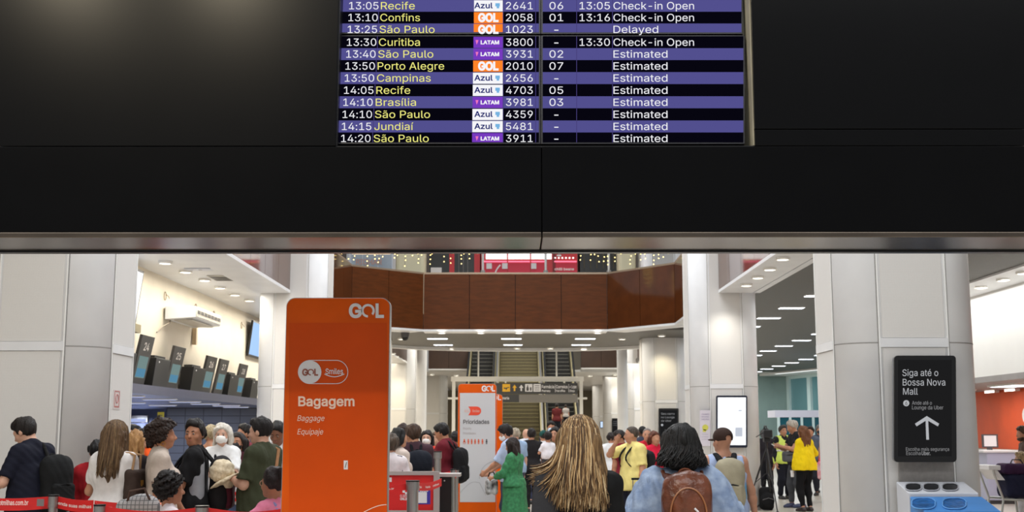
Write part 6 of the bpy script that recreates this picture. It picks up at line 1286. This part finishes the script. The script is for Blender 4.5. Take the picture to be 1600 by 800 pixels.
P, r = person('white-haired woman in a white shirt and a white face mask, hand on chest', 348, 662, 13.8, 182, SK1, ('bob', (222, 216, 206), .07, (190, 184, 172)), T((228, 228, 228), 'white_shirt', sleeve=.9, hem=.47, wide=.012, ts=.016, collar=True), B((88, 104, 140), 'jeans'), fem=True, mask=(240, 238, 234), eyes=(150, 140, 130), R={'at': (-.02, .13, .70), 'pole': (.8, -.1, -.6), 'dir': (-1, .15, .15)}, L={'at': (-.10, .2, .57), 'pole': (-.8, -.2, -.5)})
P, r = person('person with short fair hair in a purple vest top in the queue', 331, 664, 16, -20, SK2, ('short', (186, 172, 140), .2, (130, 112, 80)), T((88, 58, 116), 'purple_vest', sleeve=0, strap=1), B((50, 50, 60)), fem=True)
P, r = person('dark-haired woman in a black face mask and a maroon top', 372, 675, 14.5, 168, SK3, ('long', (34, 24, 22), .10), T((74, 34, 44), 'maroon_top', sleeve=1.9), B((30, 30, 36)), fem=True, mask=(26, 26, 28), eyes=True)
P, r = person('man with a hand to his mouth behind the man in the olive T-shirt', 382, 662, 16, 125, SK3, ('short', (30, 24, 22)), T((110, 40, 52)), B((40, 42, 50)), L={'at': (-.03, .12, .86), 'pole': (-.6, .1, -.8), 'dir': (.3, 0, 1)})
P, r = person('man in an olive T-shirt holding a straw hat in front of him', 407, 651, 11.3, 74, SK1, ('short', (26, 20, 19)), T((58, 62, 44), sleeve=.86, hem=.455, wide=.012, ts=.016), B((50, 52, 60)), girth=1.14, L={'at': (-.08, .15, .69), 'pole': (-.5, -.6, -.6)}, R={'at': (.05, .16, .68), 'pole': (.5, -.6, -.6)}, head=(4, 6, 0))
STW = mat('straw', (226, 212, 184), .8, vscale=40, c2=(200, 182, 150), bump=.3, bscale=60)
q = to_world(P, r, (-.15, .33, 1.23)); t = thing('straw_hat', 'pale straw sun hat held by the man in the olive T-shirt', 'hat', q); g = Field(V3(*q)-.3, V3(*q)+.3, .009)
g.ell(q, (.115, .10, .115), .03); g.cone(V3(*q)-V3(.02, 0, .06), V3(*q)+V3(.05, .02, -.10), .05, .06, .05); g.wave(.003, 40, 2); g.build('crown', STW, t, local=False)
g = Field(V3(*q)-.3, V3(*q)+.3, .009); g.ell(V3(*q)+V3(.03, .0, -.085), (.165, .13, .022), 0, np.array(Matrix.Rotation(-.5, 3, 'Y'))); g.wave(.004, 18, 2); g.build('brim', STW, t, local=False)
mb = MB(); S = P.S[0]; pts = [V3(-.11, -.16, 1.02), V3(-.04, -.155, 1.22), P.S[0]+V3(-.06, -.09, .03), P.S[0]+V3(-.05, -.01, .065), P.S[0]+V3(-.06, .09, .0), V3(.0, .17, 1.12), V3(-.10, .16, .98)]
st = thing('cross_strap', 'tan bag strap across the shoulder of the man in the olive T-shirt', 'bag strap'); st.location = r.location; st.rotation_euler = r.rotation_euler; mb.tube(pts, .018, 8); mb.build('webbing', cloth((150, 108, 74)), st, local=True); mb = MB(); mb.box(-.035, .015, -.18, -.14, 1.10, 1.15); mb.build('buckle', STEEL, st, local=True)
P, r = person('man in a white shirt with lowered head behind the orange sign', 434, 658, 13.6, 172, SK4, ('short', (22, 18, 17)), T((224, 224, 226), 'white_shirt', sleeve=1.9, collar=True), B((40, 42, 52)), dz=.02, head=(0, 26, 0), eyes=True)
P, r = person('small child with puffed curly black hair in a white top', 268, 740, 9.6, -58, SK3, ('afro', (28, 21, 19), .2, (16, 12, 11)), T((232, 222, 226), 'white_top', sleeve=1.85, hem=.46), B((214, 150, 160)), hs=1.28, girth=1.1, cat='child', L=(-.10, .14, .5))
P, r = person('child in a pink hooded top with dark hair beside the orange sign', 428, 729, 9.4, 55, SK3, ('bun', (40, 28, 28)), T((226, 132, 160), 'pink_hoodie', sleeve=1.92, hem=.46, ts=.018, t=.016, collar=True), B((90, 90, 110)), hs=1.25, girth=1.1, fem=True, cat='child', L={'at': (-.16, .10, .58), 'pole': (-1, -.3, .0)})
backpack(P, r, 'lavender backpack worn by the child in the pink hooded top', (190, 184, 220), .24, .30, .12, .72, strapc=(150, 144, 190))
mb = MB()
for x in (1, -1): mb = MB(); mb.tube([P.hp(x*.0185+.014*math.cos(a), .056, .0+.012*math.sin(a)) for a in [i*PI/8 for i in range(17)]], .0022*P.u, 6); mb.build('spectacle_rim', mat('specs', (190, 150, 130), .3, metal=.5), r, local=True)
q = at(216, 789, 8.75); t = thing('quilted_bag', 'grey quilted bag with a dark strap beside the child with puffed hair', 'bag', (q.x, 8.75, 0)); g = Field((q.x-.3, 8.5, -.02), (q.x+.3, 9.0, 1.25), .012); g.rbox((q.x, 8.75, q.z-.12), (.15, .07, .16), .05); g.ell((q.x+.03, 8.75, q.z+.02), (.10, .06, .06), .04); g.build('bag_body', tiled('quilt', (160, 158, 158), (96, 96, 98), .03, .03, .8, .003, 'xz'), t, local=False)
mb = MB(); mb.tube([(q.x-.08, 8.72, q.z-.02), (q.x-.04, 8.68, q.z+.10), (q.x+.06, 8.68, q.z+.12), (q.x+.12, 8.72, q.z-.02)], .009, 8); mb.build('strap', cloth((84, 66, 58)), t); t = thing('suitcase', 'grey upright suitcase standing under the quilted bag', 'suitcase', (q.x, 8.75, 0)); mb = MB(); mb.box(q.x-.19, q.x+.19, 8.63, 8.87, .06, q.z-.283); mb.build('shell', cloth((96, 96, 102)), t, bevel=.045)
for k in range(4): mb = MB(); xx = q.x-.14+.093*k; mb.box(xx-.012, xx+.012, 8.622, 8.632, .14, q.z-.36); mb.build('rib', cloth((84, 84, 90)), t)
for dx in (-.15, .15):
    for dy in (-.08, .08): mb = MB(); mb.cyl((q.x+dx-.014, 8.75+dy, .035), (q.x+dx+.014, 8.75+dy, .035), .035, n=12); mb.build('wheel', BLACK, t)

# --- the queue between the two totems
P, r = person('woman with short brown hair in a white T-shirt at the red barrier', 610, 676, 13.2, -12, SK2, ('crop', (96, 80, 66), .2), T((222, 214, 216), sleeve=.75), B((60, 66, 90)), fem=True, girth=1.08, R=(.12, .14, .58))
shoulder_bag(P, r, 0, 'dark blue shoulder bag on the woman at the red barrier', (50, 52, 74), (60, 58, 76), .22, .24, .09, .52)
person('person with black hair in a beige T-shirt in the queue', 624, 668, 14.5, -50, SK2, ('long', (18, 16, 16), .05), T((206, 190, 180), sleeve=.7), B((50, 56, 76)), fem=True)
P, r = person('person with tousled brown hair and a big dark backpack in the queue', 645, 662, 15.6, 14, SK2, ('crop', (78, 56, 42), .2), T((66, 44, 52), sleeve=.8), B((36, 40, 56)), head=(40, 12, 0))
backpack(P, r, 'big dark navy backpack on the person with tousled brown hair', (22, 26, 36), .35, .56, .24, .80, pocket=(30, 36, 48))
person('man whose hair just shows behind the tousled brown hair', 630, 661, 18.0, 0, SK2, ('short', (60, 40, 34)), T((90, 92, 100)), B((40, 42, 50)))
P, r = person('woman with long dark hair in a white mask and a red top in the queue', 667, 672, 18.3, 176, SK1, ('long', (28, 22, 22), .14), T((206, 62, 48), 'red_top', sleeve=1.9), B((40, 40, 48)), fem=True, mask=(238, 236, 234), eyes=True)
person('person in a pale green shirt half hidden by the tall steel post', 683, 674, 18.8, 150, SK1, ('short', (120, 100, 84)), T((206, 222, 204), 'pale_shirt', sleeve=1.9), B((90, 160, 150)))
P, r = person('man in a maroon T-shirt looking down with arms bent', 690, 662, 17.0, 70, SK3, ('short', (22, 18, 18)), T((104, 28, 40), sleeve=.85, hem=.46), B((40, 34, 40)), dz=.03, head=(0, 24, 0), L=(-.05, .22, .62), R=(.07, .22, .62))
backpack(P, r, 'black backpack on the man in the maroon T-shirt', (24, 24, 27), .30, .46, .16, .79)
person('person with black hair peeking out beside the Prioridades totem', 711, 674, 20.5, 10, SK3, ('short', (22, 20, 20)), T((40, 40, 46)), B((40, 40, 48)))

# --- between the totem and the blonde woman
P, r = person('man in a white mask and a light blue shirt next to the totem', 790, 664, 18.6, 70, SK2, ('crop', (28, 22, 21)), T((176, 192, 222), 'blue_shirt', sleeve=1.0, hem=.46, ts=.016), B((60, 66, 84)), dz=.03, mask=(236, 238, 240), head=(6, 26, 0), L=(-.08, .2, .58), R=(.06, .2, .58))
P, r = person('woman in a long green dress with long dark hair', 799, 687, 17.6, 62, SK2, ('long', (40, 27, 25), .15, (26, 18, 17)), None, None, dress=(dict(name='dress_top', m=mat('green_dress', (56, 132, 84), .8, vscale=26, c2=(40, 104, 66), bump=.3, bscale=30), sleeve=1.75, ts=.016, hem=.54, t=.014, folds=.003), dict(name='dress_skirt', m=mat('green_dress', (56, 132, 84)), hem=.10, r=.13)), fem=True, dz=.04, head=(0, 16, 0), R=(.07, .20, .62), L=(-.07, .20, .62))
q = to_world(P, r, (-.02, .36, .80)); t = thing('shoulder_bag', 'black and white bag held in front of the green dress', 'handbag', q); g = Field(V3(*q)-.3, V3(*q)+.3, .014); g.rbox(q, (.09, .07, .11), .04); g.wave(.006, 24, 3); g.build('bag_body', mat('bag_black_white', (18, 18, 20), .6, vscale=11, c2=(190, 190, 192)), t, local=False)
mb = MB(); mb.tube([V3(*q)+V3(-.06, 0, .10), V3(*q)+V3(-.03, 0, .2), V3(*q)+V3(.03, 0, .2), V3(*q)+V3(.06, 0, .10)], .012, 6); mb.build('handle', BLACK, t)
person('man all in black seen from behind near the stairs', 830, 669, 24.0, 4, SK2, ('short', (36, 28, 26)), T((34, 32, 34)), B((28, 28, 30)), R=(.16, .10, .5), feet=[(.06, .05, 0), (-.05, -.07, .01)])
person('bald man in a white shirt behind the man all in black', 822, 669, 27.0, 20, SK1, None, T((214, 218, 226), 'white_shirt', sleeve=1.9), B((60, 66, 90)))
person('grey-haired person behind the masked man in the light blue shirt', 805, 668, 23.0, 30, SK1, ('short', (196, 186, 164)), T((150, 176, 206), sleeve=.8), B((60, 66, 90)))
P, r = person('man in a teal cap and a white T-shirt seen from behind', 849, 672, 25.0, 8, SK2, ('buzz', (40, 34, 30)), T((226, 226, 230), sleeve=.75), B((60, 62, 70)))
P.cap(cloth((30, 74, 70)), r)
P, r = person('dark-haired woman carrying a small child in her arms', 867, 667, 21.0, 160, SK2, ('long', (28, 22, 22), .08), T((150, 140, 120), sleeve=.7), B((90, 88, 84)), fem=True, R={'at': (-.02, .20, .60), 'pole': (.8, -.3, -.5), 'dir': (-1, .2, .1)}, L={'at': (.03, .18, .56), 'pole': (-.8, -.3, -.5), 'dir': (1, .2, .1)}, eyes=True)
person('small child in a white T-shirt carried on the dark-haired woman', 856, 674, 20.75, 20, SK2, ('crop', (26, 22, 22)), T((228, 226, 232), sleeve=.8, hem=.47), B((70, 72, 80)), H=.86, z0=at(856, 674, 20.75).z-.87, hs=1.42, girth=1.15, cat='child', feet=[(.08, .10, .02), (-.08, .10, .02)], L=(-.12, .16, .6), R=(.12, .16, .6), h=.011)
person('tall man in a pale blue mask and dark clothes by the stairs', 861, 658, 26.0, 178, SK3, ('short', (24, 20, 20)), T((44, 48, 60), sleeve=1.9), B((36, 38, 46)), mask=(190, 214, 236))
for l, px, tp, Yp, c, hh in (('person in a dark red top riding the escalator', 870, 630, 52.6, (96, 36, 38), (30, 24, 22)), ('person in a pale grey top riding the escalator', 884, 632, 53.2, (176, 170, 166), (60, 48, 40))):
    k = math.floor((Yp-50.6)/(10/28)); person(l, px, tp, Yp, 0, SK2, ('short', hh), T(c), B((40, 42, 52)), z0=(k+1)*5.75/28, h=.024)

# --- between the blonde woman and the denim jacket
person('person in a white T-shirt with dark hair beyond the blonde woman', 955, 675, 24.0, -10, SK2, ('short', (40, 30, 28)), T((224, 226, 228)), B((90, 96, 110)))
person('man in a dark red T-shirt behind the man in the yellow polo shirt', 968, 671, 20.0, 40, SK3, ('short', (34, 26, 24)), T((122, 36, 48)), B((40, 36, 44)), head=(20, 14, 0))
P, r = person('man in a yellow polo shirt with a hand raised to his face', 986, 665, 17.4, 118, SK2, ('buzz', (90, 78, 68)), T((232, 216, 138), 'polo_shirt', sleeve=.85, collar=True, hem=.46, wide=.010, ts=.015), B((28, 30, 48)), girth=1.1, R={'at': (.03, .16, .86), 'pole': (.7, .3, -.7), 'dir': (-.3, -.3, .9)}, L={'at': (-.17, .04, .50)}, head=(-24, 4, 0), eyes=True)
backpack(P, r, 'black backpack on the man in the yellow polo shirt', (30, 30, 34), .30, .44, .16, .79)
q = to_world(P, r, (-.32, .12, 0)); t = thing('suitcase', 'dark upright suitcase beside the man in the yellow polo shirt', 'suitcase', q); mb = MB(); mb.box(q.x-.19, q.x+.19, q.y-.12, q.y+.12, .05, .58); mb.build('shell', mat('case_black', (26, 27, 30), .4), t, bevel=.04)
for dx in (-.09, .09): mb = MB(); mb.cyl((q.x+dx, q.y, .58), (q.x+dx, q.y, .92), .008, n=8); mb.build('handle_tube', STEEL, t)
mb = MB(); mb.box(q.x-.11, q.x+.11, q.y-.015, q.y+.015, .92, .95); mb.build('grip', BLACK, t)
for dx in (-.14, .14):
    for dy in (-.08, .08): mb = MB(); mb.cyl((q.x+dx-.012, q.y+dy, .03), (q.x+dx+.012, q.y+dy, .03), .03, n=12); mb.build('wheel', BLACK, t)
person('grey-haired man in a red T-shirt behind the yellow polo shirt', 1011, 668, 22.0, 172, SK2, ('buzz', (150, 140, 134)), T((188, 34, 50)), B((40, 40, 48)), eyes=(140, 130, 124))
P, r = person('auburn-haired woman in a bright red top beside the dark screen', 1023, 673, 20.0, -160, SK2, ('long', (112, 58, 36), .06), T((218, 34, 66), 'red_top', sleeve=.8), B((40, 40, 48)), fem=True, girth=1.08)
shoulder_bag(P, r, 1, 'grey bag on the shoulder of the auburn-haired woman', (100, 94, 92), (70, 66, 66), .3, .34, .12, .60)
person('dark-skinned man whose head shows behind the people in red', 1003, 665, 26.0, 30, SK5, ('buzz', (20, 18, 18)), T((60, 64, 80), sleeve=1.9), B((40, 40, 48)))

# --- by the tripod
person('man in black standing behind the tripod', 1196, 669, 30.0, 150, SK3, ('short', (30, 26, 26)), T((40, 36, 42)), B((32, 32, 38)))
P, r = person('man in a yellow-green safety vest facing the grey-haired man', 1223, 664, 29.0, -160, SK2, ('short', (70, 60, 54)), T((36, 36, 42), sleeve=1.9, ts=.012), B((28, 30, 40), t=.014), L=(-.10, .16, .60), eyes=True)
HV = mat('hi_vis', (206, 226, 96), .6, emit=0); P.top('safety_vest', HV, r, sleeve=0, strap=1, t=.026, hem=.48)
for z in (.56, .66): g = P.grid(zlo=(z-.03)*P.H, zhi=(z+.03)*P.H); P.torso(g, .032*P.H); g.keep((0, 0, (z+.014)*P.H), (0, 0, 1)); g.keep((0, 0, (z-.014)*P.H), (0, 0, -1)); g.build('reflective_stripe', mat('reflective', (212, 214, 206), .4), r)
P, r = person('grey-haired man in a black T-shirt looking at a phone', 1237, 657, 25.8, 100, SK2, ('crop', (196, 188, 176), .2, (150, 142, 132)), T((34, 34, 38), hem=.48), B((78, 80, 86), 'jeans'), dz=.02, head=(0, 20, 0), L={'at': (-.04, .2, .70), 'pole': (-.5, -.2, -.8)}, R={'at': (.05, .2, .69), 'pole': (.5, -.2, -.8)}, shoe=(52, 60, 92), feet=[(.05, .06, 0, 20), (-.05, -.03, 0)])
phone(P, r, 0, 'white phone held by the grey-haired man in the black T-shirt', (226, 226, 228))
q = to_world(P, r, (-.1, .16, 1.06)); t = thing('waist_bag', 'grey bag slung at the waist of the grey-haired man', 'bag', q); g = Field(V3(*q)-.35, V3(*q)+.35, .016); g.rbox(q, (.17, .10, .11), .05); g.build('bag_body', cloth((92, 94, 100)), t, local=False); mb = MB(); mb.tube([V3(*q)+V3(-.1, -.1, .03), V3(*q)+V3(0, -.115, .05), V3(*q)+V3(.1, -.1, .03)], .008, 6); mb.build('zip', BLACK, t)
P, r = person('woman in a yellow jacket and black trousers with long brown hair', 1254, 665, 24.6, 28, SK2, ('long', (118, 76, 46), .17, (90, 54, 32)), T((238, 206, 20), 'yellow_jacket', sleeve=1.9, hem=.485, ts=.012, t=.013, wide=.012), B((18, 18, 21)), fem=True, L=(-.13, .06, .48), R={'at': (.10, .12, .62), 'pole': (.9, -.4, -.4)}, shoe=(40, 30, 30), h=.013)
q = to_world(P, r, (-.22, .12, .74)); t = thing('paper_cup', 'white cup in the hand of the woman in the yellow jacket', 'cup', q); mb = MB(); mb.cyl((q.x, q.y, q.z-.06), (q.x, q.y, q.z+.07), .032, .042); mb.build('cup_body', SW, t); mb = MB(); mb.cyl((q.x, q.y, q.z+.07), (q.x, q.y, q.z+.085), .044); mb.build('lid', SG, t)
person('dark-haired man in grey behind the woman in the yellow jacket', 1266, 666, 30.5, 150, SK2, ('short', (40, 32, 30)), T((84, 92, 108)), B((40, 42, 52)))
person('grey-haired person in a dark mask in the crowd behind the yellow jacket', 1280, 664, 32.0, 176, SK2, ('crop', (130, 126, 124)), T((70, 78, 92), sleeve=1.9), B((40, 42, 52)), mask=(40, 40, 46))
P, r = person('woman with wavy brown hair in a black top at the column edge', 1293, 668, 27.6, -24, SK2, ('long', (84, 52, 40), .10), T((26, 24, 26), 'black_top', sleeve=0, strap=1), B((24, 24, 28)), fem=True)
q = at(1287, 735, 27.2); t = thing('shoulder_bag', 'pink and white bag hanging by the woman at the column edge', 'handbag', q); g = Field(V3(*q)-.4, V3(*q)+.4, .016); g.rbox(q, (.14, .07, .2), .06); g.build('bag_body', mat('pink_white', (226, 96, 120), .6, vscale=7, c2=(240, 216, 220)), t, local=False); mb = MB(); mb.tube([V3(*q)+V3(-.08, 0, .2), V3(*q)+V3(-.03, .05, .52), V3(*q)+V3(.06, .05, .52), V3(*q)+V3(.08, 0, .2)], .012, 6); mb.build('strap', cloth((226, 96, 120)), t)
# --- at the luggage trolley
P, r = person('bearded man with brown hair behind the luggage trolley', 1597, 665, 20.2, 80, SK2, ('crop', (84, 58, 40), .2), T((96, 76, 70), sleeve=.9), B((60, 60, 70)), head=(10, 8, 0))
g = Field(P.hc-.14, P.hc+.14, .010); u = P.u; g.ell(P.hp(0, .022, -.040), V3(.040, .044, .034)*u, 0, P.HR); g.keep(P.hp(0, 0, -.020), P.HR@V3(0, .3, 1)); g.keep(P.hp(0, .0, 0), P.HR@V3(0, -1, 0)); g.build('beard', hairm((84, 58, 40)), r)
person('child in a pink top and pale trousers standing at the luggage trolley', 1594, 706, 19.3, 60, SK1, ('crop', (196, 164, 120), .2), T((240, 190, 200), sleeve=.8), B((214, 214, 220)), hs=1.25, girth=1.08, cat='child', L={'at': (-.12, .18, .62), 'pole': (-.6, -.4, -.6)})
